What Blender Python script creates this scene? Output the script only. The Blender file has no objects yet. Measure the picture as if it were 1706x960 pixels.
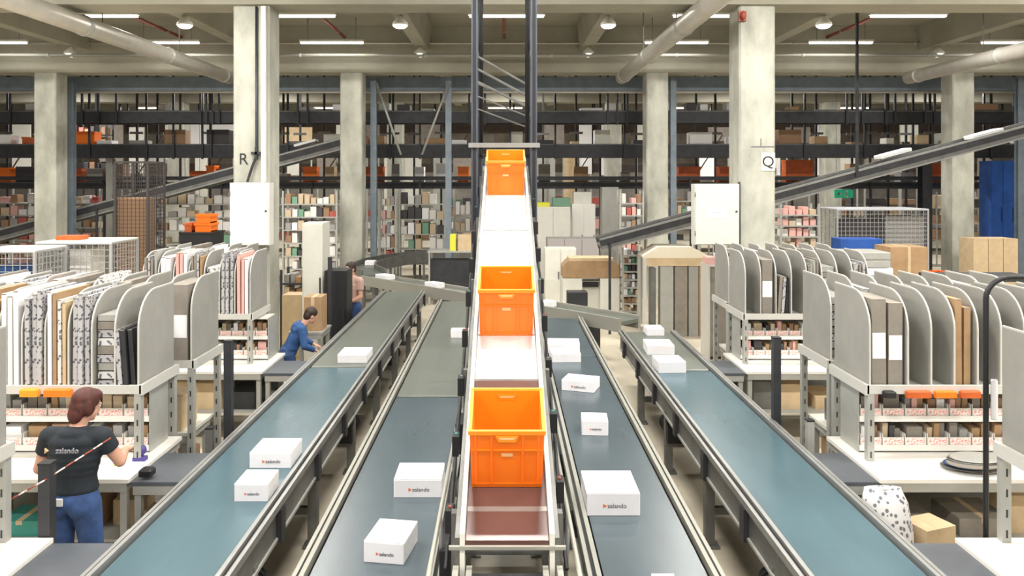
import bpy, math, random
from mathutils import Vector, Matrix, Euler
random.seed(7)
R = math.radians
SC = bpy.context.scene
COL = SC.collection
F = 1282.0; VX = 840.0; VY = 293.0; CH = 3.2      # focal length in px, vanishing point, eye height

def at(px, py, d):                                 # a point seen at px, py and standing d metres away
    return Vector(((px-VX)/F*d, d, CH-(py-VY)/F*d))

# ------------------------------------------------------------------ materials
MATS = {}
def mat(name, col, rough=0.6, metal=0.0, noise=0.0, nscale=6.0, col2=None, bump=0.0, spec=0.5, emit=0.0, stretch=None, ramp=None, alpha=None):
    if name in MATS: return MATS[name]
    m = bpy.data.materials.new(name); m.use_nodes = True
    nt = m.node_tree; n = nt.nodes; l = nt.links
    b = n['Principled BSDF']
    b.inputs['Base Color'].default_value = (*col, 1)
    b.inputs['Roughness'].default_value = rough
    b.inputs['Metallic'].default_value = metal
    b.inputs['Specular IOR Level'].default_value = spec
    if emit:
        b.inputs['Emission Color'].default_value = (*col, 1)
        b.inputs['Emission Strength'].default_value = emit
    if alpha is not None: b.inputs['Alpha'].default_value = alpha
    if noise or bump or col2:
        tc = n.new('ShaderNodeTexCoord'); mp = n.new('ShaderNodeMapping')
        if stretch: mp.inputs['Scale'].default_value = stretch
        l.new(tc.outputs['Object'], mp.inputs['Vector'])
        nz = n.new('ShaderNodeTexNoise'); nz.inputs['Scale'].default_value = nscale
        nz.inputs['Detail'].default_value = 6; nz.inputs['Roughness'].default_value = 0.6
        l.new(mp.outputs[0], nz.inputs['Vector'])
        rp = n.new('ShaderNodeValToRGB')
        c2 = col2 if col2 else tuple(max(0, c*(1-noise)) for c in col)
        lo, hi = ramp if ramp else (0.3, 0.7)
        rp.color_ramp.elements[0].position = lo; rp.color_ramp.elements[1].position = hi
        rp.color_ramp.elements[0].color = (*c2, 1)
        rp.color_ramp.elements[1].color = (*(col if col2 else tuple(min(1, c*(1+noise*0.4)) for c in col)), 1)
        l.new(nz.outputs['Fac'], rp.inputs[0]); l.new(rp.outputs[0], b.inputs['Base Color'])
        if bump:
            bp = n.new('ShaderNodeBump'); bp.inputs['Strength'].default_value = bump; bp.inputs['Distance'].default_value = 0.02
            l.new(nz.outputs['Fac'], bp.inputs['Height']); l.new(bp.outputs[0], b.inputs['Normal'])
    MATS[name] = m
    return m

def speckle(name, base, spot, scale, thr):         # printed all-over pattern of small marks
    if name in MATS: return MATS[name]
    m = bpy.data.materials.new(name); m.use_nodes = True
    nt = m.node_tree; n = nt.nodes; l = nt.links; b = n['Principled BSDF']
    tc = n.new('ShaderNodeTexCoord'); v = n.new('ShaderNodeTexVoronoi'); v.inputs['Scale'].default_value = scale
    l.new(tc.outputs['Object'], v.inputs['Vector'])
    rp = n.new('ShaderNodeValToRGB'); rp.color_ramp.interpolation = 'CONSTANT'
    rp.color_ramp.elements[0].color = (*spot, 1); rp.color_ramp.elements[1].color = (*base, 1)
    rp.color_ramp.elements[1].position = thr
    l.new(v.outputs['Distance'], rp.inputs[0]); l.new(rp.outputs[0], b.inputs['Base Color'])
    b.inputs['Roughness'].default_value = 0.7
    MATS[name] = m
    return m

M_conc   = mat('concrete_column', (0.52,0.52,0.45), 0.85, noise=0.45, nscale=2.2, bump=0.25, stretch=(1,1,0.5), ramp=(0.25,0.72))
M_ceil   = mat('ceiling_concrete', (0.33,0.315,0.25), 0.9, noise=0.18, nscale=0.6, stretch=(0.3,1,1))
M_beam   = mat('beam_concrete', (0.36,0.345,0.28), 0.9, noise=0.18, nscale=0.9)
M_floor  = mat('floor_concrete', (0.60,0.535,0.42), 0.45, noise=0.28, nscale=1.3)
M_wall   = mat('wall_paint', (0.42,0.39,0.36), 0.9, noise=0.5, nscale=0.8)
M_belt   = mat('belt_teal', (0.058,0.116,0.145), 0.27, noise=0.22, nscale=1.0, stretch=(2.5,0.6,1), spec=0.8)
M_belt2  = mat('belt_grey', (0.070,0.097,0.115), 0.27, noise=0.18, nscale=1.0, stretch=(2.5,0.6,1), spec=0.8)
M_beltf  = mat('belt_green_grey', (0.13,0.145,0.125), 0.36, noise=0.15, nscale=1.0, stretch=(5,0.35,1), spec=0.6)
M_maroon = mat('belt_maroon', (0.13,0.062,0.052), 0.28, noise=0.15, nscale=2, spec=0.7)
M_glare = mat('belt_glare', (0.80,0.78,0.80), 0.30, 0.25, noise=0.12, nscale=3, stretch=(6,0.5,1))  # glare on the glossy maroon belt, painted in as a pale colour
M_alu    = mat('aluminium', (0.36,0.36,0.35), 0.4, 0.6, noise=0.15, nscale=4)
M_cream  = mat('rail_cream', (0.33,0.325,0.285), 0.45, 0.25)
M_dark   = mat('dark_steel', (0.050,0.052,0.058), 0.45, 0.4, noise=0.3, nscale=5)
M_mid    = mat('grey_steel', (0.20,0.20,0.19), 0.45, 0.45, noise=0.3, nscale=5)
M_blue   = mat('blue_grey_steel', (0.25,0.30,0.35), 0.5, 0.3, noise=0.2, nscale=3)
M_mast   = mat('mast_steel', (0.10,0.115,0.15), 0.45, 0.4, noise=0.3, nscale=3)
M_black  = mat('black_plastic', (0.012,0.012,0.014), 0.5)
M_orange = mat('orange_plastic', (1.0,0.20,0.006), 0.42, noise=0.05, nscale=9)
M_orang2 = mat('orange_plastic_inner', (1.0,0.32,0.015), 0.45)  # lighter copy of the tote orange, brightness of the inside put into colour
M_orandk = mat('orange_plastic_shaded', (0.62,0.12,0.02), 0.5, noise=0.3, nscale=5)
M_white  = mat('white_laminate', (0.86,0.84,0.79), 0.4, noise=0.05, nscale=3)
M_offw   = mat('off_white_metal', (0.72,0.71,0.64), 0.5, noise=0.08, nscale=3)
M_frame  = mat('light_grey_frame', (0.43,0.43,0.40), 0.45, 0.2, noise=0.12, nscale=5)
M_board  = mat('grey_divider_board', (0.315,0.307,0.28), 0.6, noise=0.10, nscale=5)
M_board2 = mat('divider_edge', (0.56,0.55,0.51), 0.5)
M_brown  = mat('brown_cardboard', (0.40,0.255,0.135), 0.8, noise=0.22, nscale=5)
M_tan    = mat('pale_cardboard', (0.62,0.47,0.29), 0.8, noise=0.18, nscale=5)
M_gcard  = mat('grey_cardboard', (0.27,0.24,0.205), 0.8, noise=0.25, nscale=5)
M_paper  = mat('white_paper', (0.88,0.87,0.88), 0.7)
M_parcel = speckle('parcel_print', (0.90,0.89,0.90), (0.74,0.73,0.74), 34, 0.20)
M_parcf  = mat('parcel_front', (0.84,0.82,0.85), 0.65, noise=0.04, nscale=8)
M_patt   = speckle('patterned_card', (0.66,0.65,0.65), (0.16,0.16,0.18), 30, 0.34)
M_patt2  = speckle('patterned_card_grey', (0.46,0.45,0.46), (0.11,0.11,0.13), 34, 0.36)
M_mat    = mat('dark_table_mat', (0.085,0.095,0.11), 0.4, noise=0.15, nscale=4)
M_pink   = mat('pink_label', (0.95,0.30,0.24), 0.6, noise=0.5, nscale=55, col2=(0.95,0.90,0.86), ramp=(0.48,0.60))
M_red    = mat('red_paint', (0.32,0.06,0.03), 0.5)
M_redb   = mat('red_bright', (0.62,0.05,0.03), 0.5)
M_duct   = mat('duct_metal', (0.56,0.53,0.47), 0.4, 0.35, noise=0.12, nscale=4)
M_green  = mat('sign_green', (0.03,0.42,0.22), 0.5, emit=0.35)
M_teal   = mat('teal_plastic', (0.04,0.28,0.24), 0.5)
M_bluep  = mat('blue_plastic', (0.02,0.10,0.42), 0.5, noise=0.3, nscale=3)
M_purple = mat('violet_plastic', (0.08,0.06,0.28), 0.5)
M_yellow = mat('yellow_plastic', (0.72,0.70,0.06), 0.5)
M_text   = mat('print_grey', (0.16,0.14,0.17), 0.7)
M_texto  = mat('print_orange', (0.75,0.16,0.05), 0.7)
M_black2 = mat('paint_black', (0.03,0.03,0.03), 0.7)
M_tube   = mat('lamp_diffuser', (1.0,0.97,0.88), 0.5, emit=9)
M_bulb   = mat('bay_lamp_lens', (1.0,0.96,0.82), 0.5, emit=6)
M_skin   = mat('skin', (0.66,0.36,0.25), 0.55, noise=0.08, nscale=10)
M_hairr  = mat('auburn_hair', (0.085,0.018,0.012), 0.6, noise=0.5, nscale=40, stretch=(1,1,0.25), bump=0.4)
M_haird  = mat('dark_hair', (0.035,0.018,0.012), 0.55, noise=0.5, nscale=40)
M_shirt  = mat('dark_cotton', (0.018,0.024,0.032), 0.85, noise=0.3, nscale=8)
M_shirtb = mat('blue_cotton', (0.03,0.09,0.25), 0.85, noise=0.3, nscale=8)
M_shirtp = mat('rose_cotton', (0.55,0.36,0.30), 0.85)
M_jeans  = mat('blue_denim', (0.045,0.095,0.25), 0.85, noise=0.35, nscale=14)
M_shoe   = mat('dark_shoe', (0.03,0.03,0.035), 0.6)
M_mesh   = mat('zinc_wire', (0.50,0.50,0.50), 0.45, 0.5)
M_meshd  = mat('dark_wire', (0.09,0.08,0.08), 0.5, 0.3)
M_eye    = mat('eye_white', (0.8,0.8,0.78), 0.3)
M_lip    = mat('lip', (0.45,0.14,0.12), 0.5)
GOODS = [mat('goods_pink',(0.72,0.42,0.38),0.7), mat('goods_white',(0.75,0.73,0.70),0.6), mat('goods_brown',(0.33,0.20,0.12),0.8),
         mat('goods_grey',(0.33,0.32,0.31),0.7), mat('goods_dark',(0.06,0.055,0.06),0.6), mat('goods_sand',(0.58,0.46,0.32),0.8),
         mat('goods_red',(0.45,0.10,0.08),0.6), mat('goods_green',(0.18,0.34,0.24),0.7)]

# ------------------------------------------------------------------ mesh builder
class MB:
    def __init__(s): s.v = []; s.f = []; s.mi = []; s.m = []; s.cur = 0; s.sm = []
    def use(s, m):
        if m not in s.m: s.m.append(m)
        s.cur = s.m.index(m); return s
    def add(s, vs, fs, smooth=False):
        o = len(s.v); s.v += [tuple(v) for v in vs]
        for f in fs: s.f.append(tuple(i+o for i in f)); s.mi.append(s.cur); s.sm.append(smooth)
        return s
    def box(s, x0, x1, y0, y1, z0, z1, T=None):
        if x0 > x1: x0, x1 = x1, x0
        if y0 > y1: y0, y1 = y1, y0
        if z0 > z1: z0, z1 = z1, z0
        vs = [Vector(p) for p in ((x0,y0,z0),(x1,y0,z0),(x1,y1,z0),(x0,y1,z0),(x0,y0,z1),(x1,y0,z1),(x1,y1,z1),(x0,y1,z1))]
        if T is not None: vs = [T @ v for v in vs]
        return s.add(vs, [(0,3,2,1),(4,5,6,7),(0,1,5,4),(1,2,6,5),(2,3,7,6),(3,0,4,7)])
    def cbox(s, x0, x1, y0, y1, z0, z1, c=0.01):       # box with chamfered vertical edges and top
        if x0 > x1: x0, x1 = x1, x0
        vs = []
        def ring(z, k):
            a, b, p, q = x0+k, x1-k, y0+k, y1-k
            return [(a+c,p,z),(b-c,p,z),(b,p+c,z),(b,q-c,z),(b-c,q,z),(a+c,q,z),(a,q-c,z),(a,p+c,z)]
        vs = ring(z0,0)+ring(z1-c,0)+ring(z1,c*0.8)
        fs = [tuple(range(7,-1,-1)), tuple(range(16,24))]
        for k in (0,8):
            for i in range(8):
                j = (i+1) % 8; fs.append((k+i,k+j,k+8+j,k+8+i))
        return s.add(vs, fs)
    def bar(s, p, q, w, h=None, up=(0,0,1)):
        p, q = Vector(p), Vector(q); h = h or w
        d = (q-p); L = d.length
        if L < 1e-6: return s
        d.normalize(); u = Vector(up)
        if abs(d.dot(u)) > 0.98: u = Vector((0,1,0))
        x = d.cross(u).normalized(); z = x.cross(d)
        vs = []
        for c in (p, q):
            for a, b in ((-1,-1),(1,-1),(1,1),(-1,1)): vs.append(c + x*a*w/2 + z*b*h/2)
        return s.add(vs, [(0,3,2,1)[::-1],(4,5,6,7)[::-1],(0,1,5,4)[::-1],(1,2,6,5)[::-1],(2,3,7,6)[::-1],(3,0,4,7)[::-1]])
    def tube(s, pts, r, n=10, r2=None, cap=True):
        pts = [Vector(p) for p in pts]; rings = []
        N = len(pts); prevx = None
        for i, p in enumerate(pts):
            d = (pts[min(i+1,N-1)] - pts[max(i-1,0)]).normalized()
            u = Vector((0,0,1)) if abs(d.z) < 0.95 else Vector((0,1,0))
            x = d.cross(u).normalized()
            if prevx is not None:
                x = (prevx - d*prevx.dot(d)).normalized()
            prevx = x; y = d.cross(x)
            rr = r if r2 is None else r + (r2-r)*i/(N-1)
            rings.append([p + x*math.cos(2*math.pi*k/n)*rr + y*math.sin(2*math.pi*k/n)*rr for k in range(n)])
        vs = [v for rg in rings for v in rg]; fs = []
        for i in range(N-1):
            for k in range(n):
                j = (k+1) % n; fs.append((i*n+k, i*n+j, (i+1)*n+j, (i+1)*n+k))
        if cap: fs += [tuple(range(n-1,-1,-1)), tuple(range((N-1)*n, N*n))]
        return s.add(vs, fs, True)
    def ell(s, c, r, n=14, m=10, T=None):
        vs = []; fs = []
        for i in range(m+1):
            t = math.pi*i/m
            for k in range(n):
                a = 2*math.pi*k/n
                v = Vector((c[0]+r[0]*math.sin(t)*math.cos(a), c[1]+r[1]*math.sin(t)*math.sin(a), c[2]+r[2]*math.cos(t)))
                vs.append(T @ v if T is not None else v)
        for i in range(m):
            for k in range(n):
                j = (k+1) % n; fs.append((i*n+k, (i+1)*n+k, (i+1)*n+j, i*n+j))
        return s.add(vs, fs, True)
    def loft(s, secs, n=20):                          # sections (cx, cy, cz, rx, ry), closed at both ends
        vs = []; fs = []
        for cx, cy, cz, rx, ry in secs:
            for k in range(n):
                a = 2*math.pi*k/n
                vs.append((cx+rx*math.cos(a), cy+ry*math.sin(a), cz))
        for i in range(len(secs)-1):
            for k in range(n):
                j = (k+1) % n; fs.append((i*n+k, i*n+j, (i+1)*n+j, (i+1)*n+k))
        fs += [tuple(range(n-1,-1,-1)), tuple(range((len(secs)-1)*n, len(secs)*n))]
        return s.add(vs, fs, True)
    def prism(s, poly, axis, a, b):                   # poly in the plane normal to axis
        n = len(poly); vs = []
        for t in (a, b):
            for u, w in poly:
                vs.append({'x':(t,u,w),'y':(u,t,w),'z':(u,w,t)}[axis])
        fs = [tuple(range(n-1,-1,-1)), tuple(range(n,2*n))]
        for i in range(n):
            j = (i+1) % n; fs.append((i,j,n+j,n+i))
        return s.add(vs, fs)
    def build(s, name, m=None, parent=None, loc=None, fix=True):
        me = bpy.data.meshes.new(name)
        me.from_pydata(s.v, [], s.f)
        mats = s.m if s.m else [m]
        for k in mats: me.materials.append(k)
        if len(mats) > 1: me.polygons.foreach_set('material_index', s.mi)
        me.polygons.foreach_set('use_smooth', s.sm)
        me.update()
        if fix:
            import bmesh
            bm = bmesh.new(); bm.from_mesh(me)
            bmesh.ops.recalc_face_normals(bm, faces=bm.faces); bm.to_mesh(me); bm.free()
        o = bpy.data.objects.new(name, me); COL.objects.link(o)
        if parent: o.parent = parent
        if loc is not None: o.location = loc
        return o

def tag(o, label=None, cat=None, group=None, kind=None):
    if label: o['label'] = label
    if cat: o['category'] = cat
    if group: o['group'] = group
    if kind: o['kind'] = kind
    return o
def thing(name, label, cat, loc=(0,0,0), rz=0, group=None):
    o = bpy.data.objects.new(name, None); COL.objects.link(o); o.empty_display_size = 0.1
    o.location = loc; o.rotation_euler = (0,0,rz)
    return tag(o, label, cat, group)
def dup(root, loc=None, rot=None, label=None, group=None, scale=None):
    r = root.copy(); COL.objects.link(r)
    if loc is not None: r.location = loc
    if rot is not None: r.rotation_euler = rot
    if scale is not None: r.scale = scale
    if label: r['label'] = label
    if group: r['group'] = group
    def rec(a, b):
        for ch in list(a.children):
            if ch.name == b.name: continue
            c = ch.copy(); COL.objects.link(c); c.parent = b; rec(ch, c)
    rec(root, r)
    return r
def struct(mb, name, m, label=None):
    o = mb.build(name, m); o['kind'] = 'structure'
    if label: o['label'] = label
    return o
def text_mesh(body, size, m, name, parent, loc, rot, depth=0.001, bold=0.0):
    cu = bpy.data.curves.new(name, 'FONT'); cu.body = body; cu.size = size; cu.extrude = depth; cu.offset = bold
    cu.align_x = 'CENTER'; cu.align_y = 'CENTER'
    t = bpy.data.objects.new('tmp_text', cu); COL.objects.link(t)
    dg = bpy.context.evaluated_depsgraph_get()
    me = bpy.data.meshes.new_from_object(t.evaluated_get(dg))
    bpy.data.objects.remove(t)
    me.materials.clear(); me.materials.append(m)
    o = bpy.data.objects.new(name, me); COL.objects.link(o)
    o.parent = parent; o.location = loc; o.rotation_euler = rot
    return o

# ------------------------------------------------------------------ camera
cam = bpy.data.cameras.new('camera'); co = bpy.data.objects.new('camera', cam); COL.objects.link(co)
co.location = (0, 0, CH); co.rotation_euler = (R(90), 0, 0)
cam.sensor_width = 36; cam.lens = 36*F/1706
cam.shift_x = (853-VX)/1706
cam.shift_y = (VY-480)/1706
cam.clip_end = 200; cam.clip_start = 0.05
SC.camera = co

# ------------------------------------------------------------------ building shell
D1, D2, S = 12.27, 20.3, 8.1
b = MB(); b.box(-40, 40, -6, 46, -0.2, 0); struct(b, 'floor', M_floor)
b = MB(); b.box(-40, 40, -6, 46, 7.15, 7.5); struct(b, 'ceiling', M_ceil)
b = MB(); b.box(-40, 40, 45, 45.3, 0, 7.15); struct(b, 'wall_back', M_wall)
k = 0
for xr in (-29.2,-24.8,-20.2,-15.6,-11.1,-6.7,-2.15,2.15,6.7,11.1,15.6,20.2,24.8,29.2):
    b = MB(); k += 1
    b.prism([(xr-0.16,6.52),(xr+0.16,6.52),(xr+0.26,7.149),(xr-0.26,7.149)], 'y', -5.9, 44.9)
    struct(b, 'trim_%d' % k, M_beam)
for yb in (4.17, D1-0.03, D2, 28.4, 36.5):
    k += 1
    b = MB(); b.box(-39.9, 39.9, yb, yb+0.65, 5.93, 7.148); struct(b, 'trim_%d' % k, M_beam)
rows = ((D1, (-20.25,-12.15,-4.05,4.05,12.15,20.25), 'second'), (D2, (-20.25,-12.15,-4.05,4.05,12.15,20.25), 'third'), (28.4, (-20.25,-12.15,-4.05,4.05,12.15,20.25), 'fourth'))
for yb, xs, rn in rows:
    for x in xs:
        if abs(x) > yb*0.72+1: continue
        b = MB(); c = 0.03; w = 0.29
        y0 = yb+0.04
        poly = [(x-w+c,y0),(x+w-c,y0),(x+w,y0+c),(x+w,y0+2*w-c),(x+w-c,y0+2*w),(x-w+c,y0+2*w),(x-w,y0+2*w-c),(x-w,y0+c)]
        b.prism(poly, 'z', 0.001, 5.929)
        o = struct(b, 'concrete_column', M_conc)

# ------------------------------------------------------------------ lamps
def strip_light(x, y, z, L=1.6, label=None, energy=55):
    t = thing('strip_light', label or 'slim white tube light hung under the ceiling slab', 'light', (x,y,z), 0, 'tube lights under the ceiling')
    b = MB(); b.box(-L/2, L/2, -0.06, 0.06, 0.02, 0.07); b.build('housing', M_offw, t)
    b = MB(); b.box(-L/2+0.03, L/2-0.03, -0.05, 0.05, -0.02, 0.02); b.build('diffuser', M_tube, t)
    zt = 7.15-z
    for xx in (-L/2+0.2, L/2-0.2):
        b = MB(); b.tube([(xx,0,0.07),(xx,0,zt)], 0.008, 6); b.build('hanger', M_mid, t)
    return t
def lamp(x, y, z, sx, sy, e, col=(1,0.97,0.91)):
    ld = bpy.data.lights.new('lamp', 'AREA'); ld.shape = 'RECTANGLE'; ld.size = sx; ld.size_y = sy; ld.energy = e; ld.color = col
    lo = bpy.data.objects.new('lamp', ld); COL.objects.link(lo); lo.location = (x,y,z)
    return lo
SL = None
for y in (-3.0, 1.0, 5.5, 10.0, 16.0, 19.2):  # first row, unseen behind the camera, is added to brighten the near floor
    for x in (-12.7, -8.4, -4.3, 0.05, 4.3, 8.4, 12.7):
        if y in (-3.0, 1.0) and abs(x) > 9: continue
        if y == 19.2 and abs(x) < 4.2: continue
        if SL is None: SL = strip_light(x, y, 6.52)
        else: dup(SL, (x, y, 6.52))
        lamp(x, y, 6.49, 1.5, 0.10, 205 if y < 19 else 22)
for y in (26.6, 35.2):
    for x in (-16, -8.4, 0.05, 8.4, 16):
        dup(SL, (x, y, 6.3)); lamp(x, y, 6.27, 1.5, 0.10, 380)
t = thing('pendant_lamp', 'small bell shaped lamp glowing on the side of a ceiling rib', 'light', (2.15,16,6.5), 0, 'bell lamps along the ceiling ribs')
b = MB(); b.loft([(0,0,0.0,0.17,0.17),(0,0,0.06,0.15,0.15),(0,0,0.16,0.05,0.05),(0,0,0.20,0.04,0.04)], 16); b.build('lamp_shade', M_offw, t)
b = MB(); b.ell((0,0,0.0),(0.15,0.15,0.07)); b.build('lens', M_bulb, t)
t.location = (2.15, 15.9, 6.31)
for y in (15.9, 19.7, 25.2):
    for x in (-11.1,-6.6,-2.15,2.15,6.6,11.1):
        if (x, y) == (2.15, 15.9): continue
        dup(t, (x, y, 6.31))

# ceiling services
def pipe(name, label, cat, pts, r, m, n=14, hang=None):
    t = thing(name, label, cat, pts[0])
    p0 = Vector(pts[0])
    b = MB(); b.tube([Vector(p)-p0 for p in pts], r, n); b.build('pipe_run', m, t)
    L = (Vector(pts[-1])-p0).length; dr = (Vector(pts[-1])-p0).normalized()
    k = 1
    while k*3.2 < L:
        c = dr*(k*3.2); b = MB(); b.tube([c-dr*0.04, c+dr*0.04], r*1.12, n); b.build('clamp_band', M_frame, t); k += 1
    if hang:
        k = 0
        while 0.6+k*3.2 < L:
            c = dr*(0.6+k*3.2); b = MB(); b.tube([c+Vector((0,0,r*0.9)), Vector((c.x,c.y,7.15-p0.z))], 0.012, 6); b.build('hanger', M_mid, t); k += 1
    return t
pipe('ventilation_duct', 'thick round grey duct running under the ceiling at far upper corner beside column R', 'duct', [(-7.05,6.5,5.72),(-7.05,19.8,5.72)], 0.16, M_duct, hang=1)
pipe('ventilation_duct', 'round grey duct slanting down past the top of column Q', 'duct', [(3.02,6.5,5.72),(3.02,19.8,5.72)], 0.16, M_duct, hang=1)
pipe('ventilation_duct', 'round grey duct at the ceiling above the blue cupboard', 'duct', [(10.4,6.5,5.72),(10.4,19.8,5.72)], 0.16, M_duct, hang=1)
pipe('conduit_pipe', 'long thin cream pipe crossing the whole hall in front of the third beam', 'pipe', [(-18,19.6,6.27),(18,19.6,6.27)], 0.045, M_cream)
pipe('conduit_pipe', 'thin pale pipe crossing the hall under the slab behind the strip lights', 'pipe', [(-18,20.2,6.68),(18,20.2,6.68)], 0.03, M_duct)
for i, (x, lb) in enumerate(((-8.5,'dark red sprinkler pipe above the round duct beside column R'),(-4.2,'dark red sprinkler pipe just behind column R at the ceiling'),(0,'dark red sprinkler pipe above the steel lift mast'),(4.2,'dark red sprinkler pipe in line with column Q at the ceiling'),(8.5,'dark red sprinkler pipe between column Q and the outer column'))):
    pipe('sprinkler_pipe', lb, 'pipe', [(x,13.0,6.85),(x,20.25,6.85)], 0.04, M_red)

# ------------------------------------------------------------------ belt conveyors
BZ = 0.87
def conveyor(label, x0, x1, y0, y1, split, near_m, far_m, rail_m, inner, motors=True):
    """straight belt conveyor along Y; inner = side (+1/-1) seen from the walkway"""
    cx = (x0+x1)/2; t = thing('belt_conveyor', label, 'conveyor', (cx, y0, 0)); hw = (x1-x0)/2; L = y1-y0
    segs = [(0, split-y0, near_m), (split-y0+0.05, L, far_m)] if split else [(0, L, near_m)]
    for a, c, m in segs:
        b = MB(); b.prism([(a,BZ-0.14),(a-0.0,BZ-0.012),(a+0.02,BZ),(c-0.02,BZ),(c,BZ-0.012),(c,BZ-0.14)], 'x', -hw+0.02, hw-0.02)
        b.build('belt', m, t)
    for sx in (-1, 1):
        b = MB()
        b.use(rail_m).box(sx*(hw-0.0), sx*(hw+0.028), 0, L, BZ-0.02, BZ+0.035)
        b.use(M_black).box(sx*(hw+0.028), sx*(hw+0.05), 0, L, BZ-0.05, BZ+0.012)
        b.use(rail_m).box(sx*(hw+0.05), sx*(hw+0.075), 0, L, BZ-0.03, BZ+0.02)
        b.build('side_rail', None, t)
        b = MB()
        b.use(M_mid).box(sx*(hw+0.0), sx*(hw+0.045), 0.0, L, BZ-0.25, BZ-0.052)
        b.use(M_frame).box(sx*(hw+0.045), sx*(hw+0.06), 0.0, L, BZ-0.255, BZ-0.235)
        b.use(M_dark)
        yy = 0.7
        while yy < L-0.1:
            b.box(sx*(hw+0.04), sx*(hw+0.085), yy-0.05, yy+0.05, BZ-0.27, BZ-0.04); yy += 1.1
        b.build('side_plate', None, t)
    yy = 0.75
    while yy < L:
        for sx in (-1, 1):
            b = MB(); b.use(M_mid)
            b.box(sx*(hw-0.03), sx*(hw+0.05), yy-0.04, yy+0.04, 0.02, BZ-0.2)
            b.box(sx*(hw-0.07), sx*(hw+0.09), yy-0.07, yy+0.07, 0.0, 0.02)
            b.build('leg', None, t)
        b = MB(); b.box(-hw, hw, yy-0.025, yy+0.025, 0.28, 0.34); b.box(-hw, hw, yy-0.03, yy+0.03, BZ-0.3, BZ-0.22)
        b.build('cross_brace', M_mid, t); yy += 1.65
    b = MB(); b.box(-hw+0.06, hw-0.06, 0.1, L-0.1, BZ-0.33, BZ-0.30); b.build('return_belt', M_black, t)
    if motors:
        ym = 2.3
        while ym < L-1:
            mt = MB(); xs = inner*(hw-0.05)
            mt.box(xs-0.09, xs+0.09, ym-0.12, ym+0.10, BZ-0.52, BZ-0.33)
            mt.tube([(xs,ym+0.1,BZ-0.44),(xs,ym+0.42,BZ-0.44)], 0.075, 14)
            for q in range(5): mt.tube([(xs,ym+0.14+q*0.055,BZ-0.44),(xs,ym+0.155+q*0.055,BZ-0.44)], 0.085, 14)
            mt.build('drive_motor', M_black, t); ym += 3.4
    b = MB(); b.tube([(-hw+0.02, 0.02, BZ-0.07),(hw-0.02,0.02,BZ-0.07)], 0.065, 16); b.build('end_roller', M_alu, t)
    return t
conveyor('long teal belt conveyor beside the seated packing tables where the person in dark T-shirt works', -2.375, -1.66, 2.6, 15.5, 9.35, M_belt, M_beltf, M_alu, 1)
conveyor('dark grey belt conveyor directly beside the incline on the column R side', -1.153, -0.437, 2.6, 14.3, 8.1, M_belt2, M_beltf, M_cream, 1)
conveyor('grey blue belt conveyor directly beside the incline on the column Q side', 0.56, 1.205, 2.6, 12.6, 9.9, M_belt2, M_belt2, M_cream, -1)
conveyor('wide teal belt conveyor beside the packing tables on the column Q side', 1.78, 2.48, 2.6, 11.5, 9.2, M_belt, M_beltf, M_alu, -1)

def smooth(pts, n=8):
    P = [Vector(p) for p in pts]; out = []
    for i in range(len(P)-1):
        p0, p1, p2, p3 = P[max(i-1,0)], P[i], P[i+1], P[min(i+2,len(P)-1)]
        for k in range(n):
            t = k/n
            out.append(0.5*((2*p1)+(-p0+p2)*t+(2*p0-5*p1+4*p2-p3)*t*t+(-p0+3*p1-3*p2+p3)*t**3))
    out.append(P[-1]); return out
def swept(t, name, pts, off0, off1, z0, z1, m):
    vs = []; fs = []; N = len(pts)
    for i, p in enumerate(pts):
        d = (pts[min(i+1,N-1)]-pts[max(i-1,0)]).normalized(); x = Vector((d.y,-d.x,0)).normalized()
        vs += [p+x*off0+Vector((0,0,z0)), p+x*off1+Vector((0,0,z0)), p+x*off1+Vector((0,0,z1)), p+x*off0+Vector((0,0,z1))]
    for i in range(N-1):
        a = i*4; c = a+4
        for k in range(4): fs.append((a+k, a+(k+1)%4, c+(k+1)%4, c+k))
    fs += [(0,1,2,3),((N-1)*4+3,(N-1)*4+2,(N-1)*4+1,(N-1)*4)]
    b = MB(); b.add(vs, fs); return b.build(name, m, t)
def path_conveyor(label, path, w, belt, rail, z=0.9, legs=1.4, name='belt_conveyor', plate=0.16, wall=0.05):
    pts = smooth(path); base = Vector((path[0][0], path[0][1], 0)); pts = [p-base for p in pts]
    t = thing(name, label, 'conveyor', base)
    swept(t, 'belt', pts, -w/2, w/2, z-0.06, z, belt)
    for sx in (-1, 1):
        a, c = sorted((sx*w/2, sx*(w/2+0.05)))
        swept(t, 'side_rail', pts, a, c, z-plate, z+wall, rail)
    dist = 0.3; acc = 0
    for i in range(len(pts)-1):
        seg = (pts[i+1]-pts[i]).length; acc += seg
        if acc > legs or i == 0:
            acc = 0; p = pts[i]; d = (pts[i+1]-pts[i]).normalized(); x = Vector((d.y,-d.x,0)).normalized()
            for sx in (-1,1):
                q = p+x*sx*(w/2-0.02); top = p.z+z-plate+0.01
                b = MB(); b.bar((q.x,q.y,0.0),(q.x,q.y,top),0.06); b.build('leg', M_mid, t)
            b = MB(); b.bar(p-x*(w/2)+Vector((0,0,0.35-p.z)), p+x*(w/2)+Vector((0,0,0.35-p.z)), 0.04); b.build('cross_brace', M_mid, t)
    return t
path_conveyor('narrow cream railed conveyor crossing diagonally under the incline', [(-3.05,17.5,0),(-1.4,15.85,0),(0.3,14.05,0),(1.6,12.7,0),(2.0,12.25,0)], 0.42, M_beltf, M_cream, z=0.90)
path_conveyor('curved grey conveyor bending away behind the far concrete column', [(-3.0,17.75,0),(-3.45,18.9,0),(-3.35,20.3-0.1,0),(-2.7,21.5,0),(-1.8,22.2,0),(-0.4,22.6,0)], 0.5, M_beltf, M_mid, z=0.92, wall=0.12)

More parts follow.
